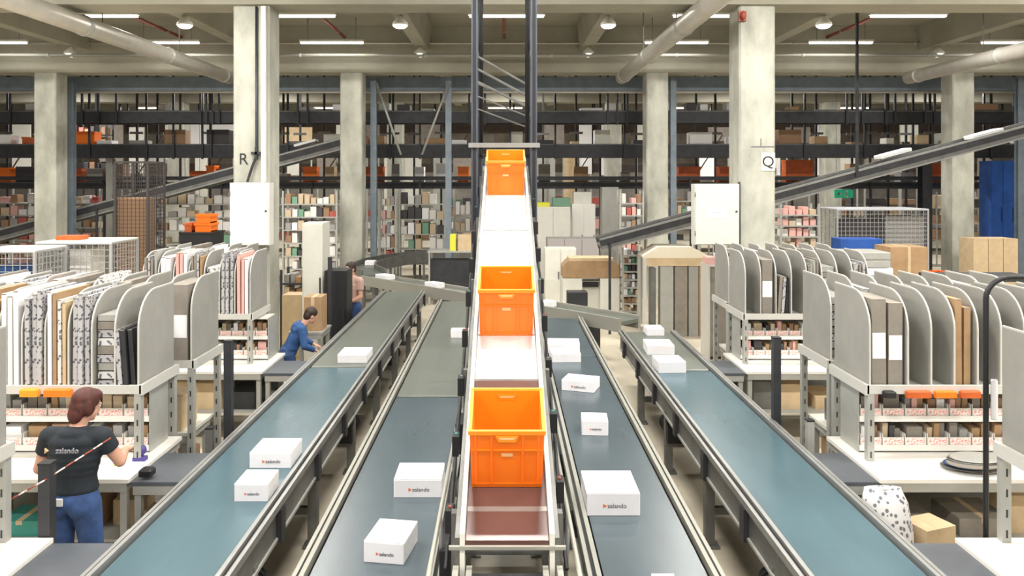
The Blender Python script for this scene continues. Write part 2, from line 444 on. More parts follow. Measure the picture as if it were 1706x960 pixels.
# ------------------------------------------------------------------ incline conveyor in the middle
SL_ = 0.38; TH = math.atan(SL_)
def iz(y): return -0.045 + SL_*y
inc = thing('incline_conveyor', 'steep trough conveyor carrying orange totes up into the steel mast', 'conveyor', (0,3.8,0))
def inc_seg(name, ya, yb, x0, x1, dz0, dz1, m, parent=inc):
    b = MB(); c = 3.8
    b.prism([(ya-c,iz(ya)+dz0),(yb-c,iz(yb)+dz0),(yb-c,iz(yb)+dz1),(ya-c,iz(ya)+dz1)], 'x', x0, x1)
    return b.build(name, m, parent)
IC = 0.015
inc_seg('belt', 3.80, 3.98, IC-0.205, IC+0.205, -0.03, 0.0, M_maroon)
inc_seg('belt', 4.0, 5.02, IC-0.205, IC+0.205, -0.03, 0.0, M_maroon)
inc_seg('belt', 5.04, 5.52, IC-0.205, IC+0.205, -0.03, 0.0, M_glare)
inc_seg('belt', 5.54, 7.18, IC-0.205, IC+0.205, -0.03, 0.0, M_glare)
inc_seg('belt', 7.22, 8.92, IC-0.205, IC+0.205, -0.03, 0.0, M_glare)
tag(inc_seg('belt_seam', 7.175, 7.225, IC-0.21, IC+0.21, -0.05, -0.002, M_mid))
inc_seg('belt_seam', 3.975, 4.005, IC-0.21, IC+0.21, -0.04, 0.002, M_alu)
inc_seg('belt_seam', 5.015, 5.045, IC-0.21, IC+0.21, -0.05, -0.002, M_mid)
for sx in (-1, 1):
    xa, xb = sorted((IC+sx*0.208, IC+sx*0.232))
    inc_seg('side_guard', 3.75, 8.92, xa, xb, -0.16, 0.075, M_offw)
    xa, xb = sorted((IC+sx*0.232, IC+sx*0.262))
    inc_seg('frame_beam', 3.85, 8.92, xa, xb, -0.24, -0.03, M_mid)
    # horizontal longitudinal rail beside the trough
    b = MB(); b.use(M_cream); b.tube([(sx*0.36,-1.0,1.30),(sx*0.36,3.6,1.30)], 0.013, 10)
    b.use(M_alu)
    for yy in (-0.6, 0.5, 1.6, 2.7): b.tube([(sx*0.36,yy,1.30),(sx*0.34,yy,0.95)], 0.014, 8)
    b.build('hand_rail', None, inc)
    b = MB(); b.box(sx*0.30-0.02, sx*0.30+0.02, -1.4, 3.5, 0.84, 0.96); b.build('lower_rail', M_mid, inc)
for yy in (0.3, 1.5, 2.7, 3.9, 5.0):
    Y = yy+3.8
    for sx in (-1, 1):
        b = MB(); b.box(IC+sx*0.27-0.025, IC+sx*0.27+0.025, yy-0.03, yy+0.03, 0.0, iz(Y)-0.1)
        b.box(IC+sx*0.27-0.06, IC+sx*0.27+0.06, yy-0.06, yy+0.06, 0, 0.015); b.build('leg', M_mid, inc)
    b = MB()
    for zz in (0.4, 0.95): b.box(IC-0.27, IC+0.27, yy-0.02, yy+0.02, zz, zz+0.05)
    b.build('cross_brace', M_dark, inc)
for (yy, zz, sx) in ((0.9,1.05,1),(0.6,1.0,-1),(2.0,1.25,-1),(2.2,1.2,1),(3.4,1.4,1)):
    b = MB(); b.use(M_black).box(sx*0.31-0.05, sx*0.31+0.05, yy-0.14, yy+0.14, zz-0.1, zz+0.12)
    b.use(mat('gearbox_green',(0.10,0.16,0.11),0.5)).tube([(sx*0.31,yy+0.14,zz),(sx*0.31,yy+0.34,zz)], 0.055, 12)
    b.build('gear_motor', None, inc)
for i in range(9):
    for sx in (-1, 1):
        yy = 0.35+i*0.55+(0.2 if sx > 0 else 0); zz = iz(3.8+yy)-0.19
        b = MB(); b.use(M_black).box(sx*0.285+0.01, sx*0.325+0.01, yy-0.05, yy+0.05, zz-0.05, zz+0.07)
        b.use([M_red, M_teal, M_alu][i % 3]).box(sx*0.295+0.01, sx*0.31+0.01, yy-0.012, yy+0.012, zz+0.07, zz+0.078)
        b.build('sensor_box', None, inc)
for sx in (-1, 1):
    b = MB(); b.tube([(sx*0.315+0.01, 0.2+k*0.25, iz(4.0+k*0.25)-0.32-0.05*(k % 2)) for k in range(18)], 0.012, 6); b.build('cable', M_black, inc)
b = MB(); b.tube([(-0.20,0.03,1.345),(0.23,0.03,1.345)], 0.03, 16); b.build('end_roller', M_mid, inc)
b = MB(); b.box(-0.27, 0.30, -0.06, -0.04, 1.38, 1.395); b.build('end_bar', M_cream, inc)
b = MB(); b.box(-0.02-0.17, 0.17, -0.45, -0.12, 1.12, 1.26); b.build('drive_box', M_black, inc)
b = MB()
for q in (-0.05, 0.015, 0.08): b.box(q-0.012, q+0.012, -0.455, -0.45, 1.19, 1.215)
b.build('indicator_light', mat('indicator', (0.7,0.75,0.8), 0.5, emit=1.0), inc)
for q in (-0.235,-0.17,0.20,0.27):
    b = MB(); b.box(q-0.014, q+0.014, -1.5, -0.05, 1.245, 1.30); b.build('feed_rail', M_cream, inc)
b = MB()
for q in range(12): b.tube([(-0.17,-1.45+q*0.085,1.15),(0.2,-1.45+q*0.085,1.15)], 0.03, 10)
b.build('feed_roller', M_alu, inc)
b = MB(); b.bar((-0.26,0.0,0.2),(-0.26,3.6,0.9),0.03); b.bar((0.29,0.0,0.2),(0.29,3.6,0.9),0.03); b.build('diagonal_brace', M_mid, inc)

# steel mast around the head of the incline
ms = thing('lift_mast', 'tall dark steel mast with four posts where the incline ends', 'mast', (0,8.5,0))
for sx in (-1, 1):
    for yy in (0, 1.9):
        b = MB(); x = sx*0.327
        b.use(M_mast).box(x-0.035, x+0.035, yy-0.05, yy+0.05, 0.02, 7.14)
        b.box(x-0.05,x+0.05,yy-0.07,yy+0.07,0,0.02)
        b.use(M_black).box(x-0.018, x+0.018, yy-0.055, yy-0.05, 0.3, 7.0)
        b.build('post', None, ms)
    b = MB(); x = sx*0.327
    for q in range(5): b.box(x-0.02, x+0.02, 0.05, 1.85, 3.9+q*0.72, 3.96+q*0.72)
    b.build('side_tie', M_mast, ms)
    b = MB(); b.tube([(x-sx*0.06,0.2,3.4),(x-sx*0.06,0.2,7.1)], 0.02, 8); b.tube([(x-sx*0.07,0.45,3.4),(x-sx*0.07,0.45,7.1)], 0.014, 8); b.build('lift_chain', M_black, ms)
b = MB(); b.box(-0.39, 0.39, -0.09, -0.055, 3.51, 3.56); b.build('cross_bar', M_alu, ms)
b = MB(); b.box(-0.28, 0.28, 0.05, 0.35, 3.44, 3.50); b.build('hood', M_black, ms)
b = MB()
for q in range(3):
    b.bar((-0.30,0.0,4.52-q*0.14),(0.27,1.2,4.36-q*0.14),0.022)
    b.bar((-0.30,0.0,4.22-q*0.14),(0.27,1.2,4.1-q*0.14),0.014)
b.build('brace', M_alu, ms)
for zz in (5.6, 6.6, 7.05):
    b = MB(); b.box(-0.3,0.26,1.87,1.93,zz,zz+0.05); b.build('cross_bar', M_mast, ms)

# ------------------------------------------------------------------ orange totes
def make_tote(label, w=0.39, l=0.355, h=0.375, m1=M_orange, m2=M_orang2):
    t = thing('plastic_tote', label, 'tote'); w2, l2 = w/2, l/2; tk = 0.012
    wb, lb = w2-0.007, l2-0.008
    b = MB(); b.use(m1)
    def wall(x0,x1,y0,y1,bx0,bx1,by0,by1):
        vs = [(bx0,by0,0),(bx1,by0,0),(bx1,by1,0),(bx0,by1,0),(x0,y0,h),(x1,y0,h),(x1,y1,h),(x0,y1,h)]
        b.add(vs, [(0,3,2,1),(4,5,6,7),(0,1,5,4),(1,2,6,5),(2,3,7,6),(3,0,4,7)])
    wall(-w2,w2,-l2,-l2+tk, -wb,wb,-lb,-lb+tk)
    b.use(m2); wall(-w2,-w2+tk,-l2+tk,l2-tk, -wb,-wb+tk,-lb+tk,lb-tk); wall(w2-tk,w2,-l2+tk,l2-tk, wb-tk,wb,-lb+tk,lb-tk)
    b.box(-wb,wb,-lb,lb,0,0.015)
    b.use(m2); wall(-w2,w2,l2-tk,l2, -wb,wb,lb-tk,lb)
    b.build('body', None, t)
    # thick folded rim
    b = MB(); rr = 0.007
    b.use(m2)
    b.box(-w2-rr, w2+rr, -l2-rr, -l2+tk*0.4, h-0.022, h+0.004); b.box(-w2-rr, w2+rr, l2-tk*0.4, l2+rr, h-0.022, h+0.004)
    b.box(-w2-rr, -w2+tk*0.4, -l2, l2, h-0.022, h+0.004); b.box(w2-tk*0.4, w2+rr, -l2, l2, h-0.022, h+0.004)
    b.build('rim', None, t)
    b = MB(); b.use(m1)
    for sy in (-1,):
        y0 = -l2-0.004
        for x in (-w2+0.03, -w2*0.42, w2*0.42, w2-0.03): b.box(x-0.006, x+0.006, y0, y0+0.022, 0.03, h-0.02)
        b.box(-w2*0.95, w2*0.95, y0, y0+0.02, h*0.66, h*0.66+0.008)
        b.box(-w2*0.95, w2*0.95, y0+0.008, y0+0.026, 0.02, 0.03)
    b.build('rib', None, t)
    for (yy, tt) in ((-l2-0.0095, -1), (l2-tk-0.003, 1)):
        b = MB(); pts = []
        z0, z1 = (h-0.065, h-0.028)
        b.use(m2).prism([(-0.06,z1),(0.06,z1),(0.045,z0),(-0.045,z0)], 'y', yy, yy+0.014)
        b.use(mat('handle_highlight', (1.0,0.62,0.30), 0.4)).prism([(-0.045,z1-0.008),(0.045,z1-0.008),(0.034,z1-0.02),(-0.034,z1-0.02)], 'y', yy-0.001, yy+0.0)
        b.build('handle', None, t)
    b = MB(); b.use(mat('tote_print', (0.85,0.45,0.2), 0.6)).box(-0.03,0.03,-l2-0.0005,-l2+0.002,h*0.56,h*0.62); b.build('embossed_mark', None, t)
    return t
T1 = make_tote('open orange plastic tote lowest on the incline conveyor')
def put_tote(t, y, x=IC):
    t.location = (x, y, iz(y)+0.003); t.rotation_euler = (TH, 0, 0)
put_tote(T1, 4.135+0.155)
T2 = dup(T1, label='open orange plastic tote in the middle of the incline conveyor'); put_tote(T2, 5.52+0.155)
T3 = dup(T1, label='open orange plastic tote highest on the incline, entering the mast'); put_tote(T3, 8.0+0.165, IC)

# ------------------------------------------------------------------ white parcels
WORD = 'zalando'
def parcel(label, x0, x1, y0, y1, h, rz=0.0, z=BZ+0.002, words=True, m=None):
    cx, cy = (x0+x1)/2, (y0+y1)/2; w, l = (x1-x0)/2, (y1-y0)/2
    t = thing('shipping_box', label, 'box', (cx, cy, z), R(rz))
    b = MB(); b.use(M_parcf); b.cbox(-w, w, -l, l, 0, h-0.004, 0.004); b.build('carton', None, t)
    b = MB(); b.box(-w+0.001, w-0.001, -l+0.001, l-0.001, h-0.004, h); b.build('lid', M_parcel, t)
    b = MB(); b.box(w, w+0.0012, -l+0.004, l-0.004, 0.004, h-0.006); b.build('printed_side', M_parcel, t)
    if words:
        s = min(0.042, w*0.19)
        text_mesh(WORD, s*1.25, M_text, 'lettering', t, (w*0.14, -l-0.0012, h*0.42), (R(90),0,0), bold=0.0004)
        b = MB(); q = -w*0.14-s*1.6 if False else w*0.14-s*2.75
        b.prism([(q,h*0.42-s*0.42),(q+s*0.75,h*0.42),(q,h*0.42+s*0.42)], 'y', -l-0.0018, -l-0.0004); b.build('logo', M_texto, t)
    return t
parcel('white printed box at the near end of the dark belt, turned slightly', -0.825, -0.575, 4.62, 4.93, 0.125, rz=-9)
parcel('white printed box on the dark grey belt beside the lowest orange tote', -0.80, -0.455, 5.57, 5.89, 0.13)
parcel('small white box far up the dark grey belt beside the middle orange tote', -0.77, -0.52, 11.06, 11.28, 0.10, words=False)
parcel('white box on the teal belt, further of the close pair near the rail', -2.03, -1.70, 6.13, 6.47, 0.12)
parcel('white box on the teal belt, nearer of the close pair near the rail', -1.93, -1.69, 5.50, 5.77, 0.125)
parcel('lone white box halfway up the teal belt beyond the close pair', -2.075, -1.71, 9.57, 10.0, 0.10, words=False)
parcel('largest white box, standing squarely on the belt beside the lowest tote', 0.565, 0.93, 5.27, 5.67, 0.155)
parcel('small white cube-like box on the grey blue belt behind the largest white box', 0.705, 0.94, 6.9, 7.14, 0.13, rz=-4)
parcel('flat white box turned at an angle on the grey blue belt', 0.66, 1.02, 8.3, 8.58, 0.11, rz=-20)
parcel('white box barely entering the picture at the near end of grey blue belt', 0.815, 0.94, 4.06, 4.27, 0.12, words=False)
parcel('white box on the grey blue belt, nearer of the two touching each other', 0.59, 0.95, 9.6, 9.93, 0.11, rz=3, words=False)
parcel('white box on the grey blue belt, further of the two touching each other', 0.58, 1.0, 10.1, 10.45, 0.12, rz=-3, words=False)
parcel('white box nearest on the wide teal belt on the column Q side', 1.815, 2.14, 9.08, 9.42, 0.13, rz=3, words=False)
parcel('white box in the middle of the three on the wide teal belt', 1.87, 2.22, 10.0, 10.4, 0.12, rz=-2, words=False)
parcel('white box furthest up the wide teal belt, at the diagonal conveyor', 2.08, 2.33, 11.2, 11.5, 0.10, words=False)
parcel('white box on the diagonal conveyor at its far corner end', -2.85, -2.45, 17.0, 17.25, 0.10, rz=-45, z=0.903, words=False)
parcel('white box on the diagonal conveyor between the teal and dark belts', -1.62, -1.25, 15.75, 15.98, 0.10, rz=-45, z=0.903, words=False)
parcel('white box on the diagonal conveyor just past the orange totes', 0.62, 0.85, 13.35, 13.65, 0.10, rz=-45, z=0.903, words=False)
parcel('white box riding the curved conveyor beside the far column', -3.55, -3.3, 19.6, 19.9, 0.10, z=0.923, words=False)

# ------------------------------------------------------------------ world
w = bpy.data.worlds.new('world'); SC.world = w; w.use_nodes = True
w.node_tree.nodes['Background'].inputs[0].default_value = (1.0,0.97,0.92,1); w.node_tree.nodes['Background'].inputs[1].default_value = 0.42
SC.view_settings.view_transform = 'Standard'; SC.view_settings.look = 'None'; SC.view_settings.exposure = 0.0

# ------------------------------------------------------------------ packing stations
def table(label, x0, x1, y0, y1, z=BZ, top=M_white, name='packing_table', shelf=True, group=None, legs=True):
    if x0 > x1: x0, x1 = x1, x0
    t = thing(name, label, 'table', ((x0+x1)/2, y0, 0), 0, group); hw = (x1-x0)/2; L = y1-y0
    b = MB(); b.box(-hw, hw, 0, L, z-0.03, z); b.build('tabletop', top, t)
    b = MB()
    for a, c, e, g in ((-hw+0.02,hw-0.02,0.005,0.045),(-hw+0.02,hw-0.02,L-0.045,L-0.005),(-hw+0.02,-hw+0.06,0.045,L-0.045),(hw-0.06,hw-0.02,0.045,L-0.045)):
        b.box(a, c, e, g, z-0.10, z-0.031)
    b.build('apron', M_frame, t)
    for x in (-hw+0.05, hw-0.05):
        for y in (0.045, L-0.045):
            b = MB(); b.box(x-0.025, x+0.025, y-0.025, y+0.025, 0, z-0.1); b.build('leg', M_frame, t)
    if shelf:
        b = MB(); b.box(-hw+0.03, hw-0.03, 0.06, L-0.02, 0.36, 0.385); b.build('lower_shelf', M_frame, t)
    return t
def carton(label, x0, x1, y0, y1, z0, h, m=M_brown, rz=0, group=None, name='cardboard_box', open_=False):
    t = thing(name, label, 'box', ((x0+x1)/2, (y0+y1)/2, z0), R(rz), group); a, c = abs(x1-x0)/2, abs(y1-y0)/2
    b = MB()
    if open_:
        for q in ((-a,a,-c,-c+0.006),(-a,a,c-0.006,c),(-a,-a+0.006,-c+0.006,c-0.006),(a-0.006,a,-c+0.006,c-0.006)): b.box(q[0],q[1],q[2],q[3],0,h)
        b.box(-a+0.006,a-0.006,-c+0.006,c-0.006,0,0.006); b.build('carton', m, t)
        for sx in (-1,1):
            b = MB(); b.bar((sx*a,0,h),(sx*(a+c*0.55),0,h+c*0.25),0.006,2*c*0.96,up=(1,0,0.01)) if False else b.prism([(sx*a,h),(sx*(a+0.07),h+0.05),(sx*(a+0.07),h+0.056),(sx*a,h+0.006)], 'y', -c, c)
            b.build('flap', m, t)
    else:
        b.box(-a, a, -c, c, 0, h); b.build('carton', m, t)
        b = MB(); b.box(-0.025, 0.025, -c-0.001, c+0.001, h*0.75, h+0.001); b.build('tape', M_tan, t)
    return t

BOARD = {}
def board_mesh(L, H):
    key = (round(L,2), round(H,2))
    if key not in BOARD:
        r = 0.30; poly = [(0,0),(0,H-r)]
        for k in range(1, 9):
            a = math.pi/2*k/8; poly.append((r-r*math.cos(a), H-r+r*math.sin(a)))
        poly += [(L,H),(L,0)]
        b = MB(); b.use(M_board).prism(poly, 'x', -0.006, 0.006)
        # pale edging strip along the front and curved top
        e = 0.012; outer = poly[:]; 
        b.use(M_board2)
        for i in range(len(outer)-2):
            (y0,z0),(y1,z1) = outer[i], outer[i+1]
            b.bar((0,y0,z0),(0,y1,z1),0.013,0.012, up=(1,0,0))
        me_o = b.build('divider', None, None); me = me_o.data; bpy.data.objects.remove(me_o); BOARD[key] = me
    return BOARD[key]

STY = {'pat':[M_patt], 'pat2':[M_patt2], 'brown':[M_gcard], 'tan':[M_brown], 'grey':[M_gcard], 'white':[M_paper]}
def divider_rack(label, s, x0, x1, y0, front, step, fill, what, z0=1.47, H=0.78, L=0.66, seed=0, tall=False, ontable=0, wide=False):
    """rack with a row of upright grey boards; s = side; front=+1 boards rounded toward the camera"""
    rnd = random.Random(seed); fwd = -0.035 if s < 0 else 0.0; tk = 0.10 if s < 0 else 0.0
    cx = s*(x0+x1)/2; t = thing('divider_rack', label, 'rack', (cx, y0, 0)); hw = (x1-x0)/2
    b = MB(); b.use(M_frame).box(-hw, hw, 0.02, L+0.02, z0-0.045, z0-0.012)
    b.use(M_board2).box(-hw, hw, -0.01, 0.02, z0-0.05, z0+0.02); b.box(-hw, hw, L+0.02, L+0.04, z0-0.05, z0+0.02)
    b.use(M_board2).box(-s*hw-0.015, -s*hw+0.015, -0.01, L+0.04, z0-0.06, z0+0.025)
    b.build('tray', None, t)
    for x in (-hw+0.03, hw-0.03):
        for y in ((0.02, L) ):
            zf = BZ+0.002 if (ontable == 2 or (ontable == 1 and y < 0.1)) else 0.0
            b = MB(); b.use(M_frame).box(x-0.028, x+0.028, y-0.028, y+0.028, zf, z0-0.05)
            b.use(M_dark)
            for q in range(9):
                if 0.25+q*0.13 > zf: b.box(x-0.006, x+0.006, y-0.0295, y-0.028, 0.25+q*0.13, 0.30+q*0.13)
            b.build('upright', None, t)
    me = board_mesh(L, H); xs = [x0+0.03]
    while xs[-1]+step < x1+0.01: xs.append(xs[-1]+(0.31 if wide and len(xs) == 1 else step))
    n = len(xs)-1
    for i in range(n+1):
        x = xs[i]
        o = bpy.data.objects.new('divider', me); COL.objects.link(o); o.parent = t
        o.location = (s*x-cx, 0.01 if front > 0 else L+0.02, z0-0.012)
        if front < 0: o.rotation_euler = (0,0,math.pi)
    for i in range(n):
        f = fill[i] if i < len(fill) else rnd.choice(fill)
        if not f: continue
        st = xs[i+1]-xs[i]; xa = xs[i]+0.02; nsh = {'pat':3,'pat2':3,'brown':2,'tan':2,'grey':4,'white':2,'stack':9,'lean':3,'label':2 if st > 0.28 else 1,'pink':3,'mix':4}[f]
        if f == 'stack':
            for q in range(nsh):
                hh = 0.055+rnd.random()*0.015
                b = MB(); b.box(-st/2+0.022, st/2-0.022, 0, 0.5, 0, hh-0.007)
                m = [M_patt2, M_gcard, M_frame][q % 3] if rnd.random() < 0.7 else M_patt
                o = b.build('folded_carton', m, None, loc=(s*(xs[i]+xs[i+1])/2, y0+0.05+rnd.random()*0.02, z0-0.011+q*0.068))
                tag(o, 'flat carton layered between the boards of %s' % what, 'carton', 'layered cartons in %s' % what)
            continue
        for q in range(nsh):
            w = (st-0.04)/nsh; hh = H*(0.80+tk+0.14*rnd.random()) if f != 'lean' else H*0.62
            if tall: hh += 0.08*rnd.random()
            m = {'pat':M_patt,'pat2':M_patt2,'brown':M_gcard,'tan':M_brown,'grey':rnd.choice([M_gcard,M_frame,M_patt2]),'white':M_paper,'lean':rnd.choice([M_gcard,M_dark,M_patt2]),'label':M_gcard,'pink':rnd.choice([GOODS[0],GOODS[1],M_paper,M_brown]),'mix':rnd.choice([M_patt,M_brown,M_gcard,M_tan,M_paper,M_patt2])}[f]
            ln = 0.5+0.08*rnd.random(); th = w*0.72 if f != 'label' else w*0.86
            b = MB(); b.use(m).box(-th/2, th/2, 0, ln, 0, hh)
            b.use(M_gcard).box(-th/2-0.0005, th/2+0.0005, -0.0006, 0.0, hh*0.985, hh) 
            o = b.build('folded_carton', None, None, loc=(s*(xa+w*(q+0.5)), y0+0.03+fwd+0.03*rnd.random(), z0-0.011))
            o.rotation_euler = (0, s*(rnd.random()-0.5)*0.015 if f != 'lean' else s*0.07, 0)
            desc = {'pat':'white speckled','pat2':'grey speckled','brown':'grey brown','tan':'brown','grey':'greyish','white':'white','lean':'leaning','label':'white labelled','pink':'pinkish or white','mix':'mixed coloured'}[f]
            tag(o, '%s folded carton between boards of %s' % (desc, what), 'carton', '%s cartons in %s' % (desc, what))
            if f == 'label':
                b = MB(); b.box(-th/2+0.004, th/2-0.004, -0.002, -0.001, hh*0.33, hh*0.62); b.build('label_sheet', M_paper, o)
    return t

def goods_shelf(label, what, s, x0, x1, y0, cols, seed, depth=0.34, top_items=True):
    """two open tiers of small bins and packets standing on the table, under the divider rack"""
    rnd = random.Random(seed); cx = s*(x0+x1)/2; t = thing('goods_shelf', label, 'shelf', (cx,y0,BZ+0.001)); hw = (x1-x0)/2
    for sx in (-1,1):
        b = MB(); b.box(sx*hw-0.01*sx, sx*hw, 0, depth, 0, 0.53); b.build('side_panel', M_frame, t)
    for q, z in enumerate((0.045, 0.29, 0.525)):
        b = MB(); b.use(M_offw).box(-hw+0.011, hw-0.011, 0.0, depth-0.006, z-0.012, z)
        if q < 2: b.use(M_white).box(-hw+0.011, hw-0.011, -0.008, 0.0, z-0.03, z+0.018)
        b.build('tier', None, t)
    b = MB(); b.box(-hw+0.011, hw-0.011, depth-0.006, depth, 0, 0.51); b.build('back_panel', M_offw, t)
    # bins
    n = cols; wd = (x1-x0-0.04)/n
    for tier, z in enumerate((0.045, 0.29)):
        tname = 'lower' if tier == 0 else 'upper'
        for i in range(n):
            x = s*(x0+0.02+wd*(i+0.5)); hb = 0.075
            root = thing('small_parts_bin', 'white bin with pink label, %s tier of %s' % (tname, what), 'bin', (x, y0+0.012, BZ+0.002+z), 0, 'bins on the %s tier of %s' % (tname, what))
            b = MB(); ww = wd/2-0.006
            b.box(-ww,ww,0.0,0.006,0,hb); b.box(-ww,-ww+0.005,0.006,0.24,0,hb+0.03); b.box(ww-0.005,ww,0.006,0.24,0,hb+0.03); b.box(-ww+0.005,ww-0.005,0.006,0.24,0,0.004); b.box(-ww,ww,0.24,0.246,0,hb+0.03)
            b.build('tray', M_white, root)
            b = MB(); b.box(-ww+0.006, ww-0.006, -0.0025, -0.0005, 0.014, hb-0.008); b.build('label_strip', M_pink, root)
            k = rnd.choice([1,2,2,3])
            for q in range(k):
                m = rnd.choice([M_brown, GOODS[2], GOODS[0], GOODS[5], M_paper, M_gcard, GOODS[4], GOODS[3], M_redb if rnd.random()<0.2 else GOODS[2], M_shirtb if rnd.random()<0.2 else M_brown])
                th = (2*ww-0.02)/k; hh = 0.13+0.055*rnd.random()
                bb = MB(); bb.box(-th*0.42, th*0.42, 0, 0.14, 0, hh)
                xx = x-ww+0.01+th*(q+0.5)
                o = bb.build('packet', m, None, loc=(xx, y0+0.04+0.02*rnd.random(), BZ+0.0065+z))
                o.rotation_euler = (0.12*rnd.random(), 0, 0)
                tag(o, 'small packet in a bin, %s tier of %s' % (tname, what), 'packet', 'packets on the %s tier of %s' % (tname, what))
    return t

# names of the four rows, used in labels
def plain0(name, label, cat, x0, x1, y0, y1, z0, z1, m, group=None):
    b = MB(); cx, cy = (x0+x1)/2, (y0+y1)/2; b.cbox(-abs(x1-x0)/2, abs(x1-x0)/2, y0-cy, y1-cy, 0, z1-z0, 0.006)
    return tag(b.build(name, m, None, loc=(cx,cy,z0)), label, cat, group)
def station(s, y, who, x1t, x1r, seed, fills, fills2, cols, detail=True):
    """table at y .. y+.55, shelf and divider rack behind it, second rack with its back to the first"""
    table('white topped packing table %s' % who, s*2.88, s*x1t, y, y+0.98)
    table('dark side table between belt and white table %s' % who, s*2.565 if s > 0 else s*2.47, s*2.87, y, y+0.62, z=BZ-0.02, top=M_mat, name='side_table', shelf=False)
    goods_shelf('two tier shelf of small bins on the table %s' % who, 'the shelf %s' % who, s, 2.98, x1t-0.02, y+0.58, cols, seed)
    divider_rack('grey board rack above the packing table %s' % who, s, 2.96 if (y < 7 or s > 0) else 3.12, x1r, y+0.38, 1, 0.19, fills, 'the rack %s' % who, seed=seed+1, ontable=1, wide=(s > 0 and y < 7))
    divider_rack('grey divider board rack backing onto the rack %s' % who, s, (2.87 if y < 7 else 3.5) if s<0 else 3.0, x1r, y+1.22, 1, 0.24, fills2, 'the rear rack %s' % who, seed=seed+2, z0=1.47)
    # rear bench under the second rack, loaded with boxes, and boxes on the lower shelf of the packing table
    xa = (2.87 if y < 7 else 3.5) if s < 0 else 3.0
    table('pale bench under the rear rack %s' % who, s*(xa+0.07), s*(x1r-0.07), y+1.27, y+1.85, z=0.80, top=M_offw, name='rear_bench')
    rr = random.Random(seed+5); x = xa+0.16
    while x < x1r-0.45:
        w = rr.uniform(0.14,0.34); hgt = rr.uniform(0.14,0.5)
        plain0('loaded_box', 'box on the pale bench %s' % who, 'box', s*x, s*(x+w), y+1.32, y+1.7, 0.802, 0.802+hgt, rr.choice([M_gcard,M_frame,M_offw,M_mid,M_patt2,M_brown,M_tan,M_dark]), 'boxes on the bench %s' % who)
        x += w+rr.uniform(0.02,0.10)
    x = 3.0; k = 0
    while x < x1t-0.4:
        w = rr.uniform(0.2,0.4); hgt = rr.uniform(0.12,0.36)
        if not (y < 7 and ((s < 0 and x < 3.98) or (s > 0 and x+w > 3.5))):
            plain0('shelved_box', 'box on the lower shelf of packing table %s' % who, 'box', s*x, s*(x+w), y+0.12, y+0.6, 0.3865, 0.3865+hgt, rr.choice([M_brown,M_gcard,M_dark,M_tan,M_mid]), 'boxes under the table %s' % who)
        x += w+rr.uniform(0.03,0.12)
    x = xa+0.15
    while x < x1r-0.45:
        w = rr.uniform(0.25,0.42)
        plain0('floor_box', 'carton on the lower shelf of the bench %s' % who, 'box', s*x, s*(x+w), y+1.36, y+1.75, 0.3865, 0.3865+rr.uniform(0.15,0.3), rr.choice([M_brown,M_tan,M_gcard,M_tan]), 'cartons below the bench %s' % who)
        x += w+rr.uniform(0.03,0.12)
    b = MB(); b.box(-abs(x1t-2.98)/2, abs(x1t-2.98)/2, 0, 0.012, 0.15, 0.76)  # dark sheet put in to stand for the shade under the table
    tag(b.build('shade_board', M_mid, None, loc=(s*(x1t+2.98)/2, y+0.985, 0)), 'grey board added to darken the space under the table %s' % who, 'board')

station(-1, 5.9, 'before the dark shirted person', 4.75, 4.95, 11,
        ['lean','stack','pat2','mix','pat2','pink','tan','brown','mix'], ['label','stack','brown','pat','brown','pink','pat2','mix'], 8)
station(1, 5.9, 'nearest on column Q side', 4.55, 4.9, 21,
        ['label','','','tan','','','',''], ['stack','grey','','brown','','grey','',''], 8)
station(-1, 9.15, 'in second row toward column R', 4.4, 4.5, 31,
        ['pink','pat2','stack','mix','pink','white','grey','tan'], ['stack','white','brown','pat','tan','grey','white'], 9)
station(1, 9.15, 'in second row toward column Q', 4.4, 4.55, 41,
        ['','label','lean','','grey','stack','','grey','pat','','brown','grey'], ['grey','pat2','','brown','grey','','tan'], 9)
# tables and racks nearest to the camera
for s, who in ((-1,'behind the dark shirted person'),(1,'beside the black hoop stand')):
    table('white topped table %s' % who, s*2.9, s*4.2, 4.1, 4.95)
    table('dark topped side table %s' % who, s*(2.565 if s > 0 else 2.47), s*2.89, 4.1, 4.92, z=BZ-0.02, top=M_mat, name='side_table', shelf=False)
    divider_rack('grey divider board rack standing over the table %s' % who, s, 3.16, 4.3, 4.25, 1, 0.27, ['', '', 'grey', ''], 'the rack over the table %s' % who, seed=50+s, ontable=2)
# things on and under the tables
t = carton('open brown box on the lower shelf of the packing table beside the person', -3.15, -2.95, 6.2, 6.5, 0.386, 0.2, M_tan)
t = carton('brown box pushed far back on that lower shelf beside the person', -3.55, -3.22, 6.1, 6.4, 0.386, 0.22, M_brown)
carton('pale open carton on the floor between side table and teal belt', -2.77, -2.57, 5.99, 6.25, 0.0, 0.5, M_tan, open_=True)
carton('teal plastic crate under the table beside the dark post', -3.95, -3.62, 6.0, 6.3, 0.386, 0.12, M_teal, name='plastic_crate')
carton('white box lying on the floor under the dark side table', -2.74, -2.52, 5.35, 5.62, 0.0, 0.62, M_paper)
carton('grey open box on the lower shelf under the nearest table on the column Q side', 3.55, 3.95, 6.0, 6.4, 0.386, 0.14, M_gcard)
carton('pale upright carton under the nearest table on the column Q side', 3.95, 4.12, 6.05, 6.3, 0.386, 0.30, M_tan)
carton('small brown box on the floor beside the speckled sack', 3.02, 3.3, 5.62, 5.85, 0.47, 0.15, M_tan, rz=20)
carton('grey box holding the small brown box on the floor', 2.99, 3.35, 5.48, 5.86, 0.0, 0.469, M_gcard)
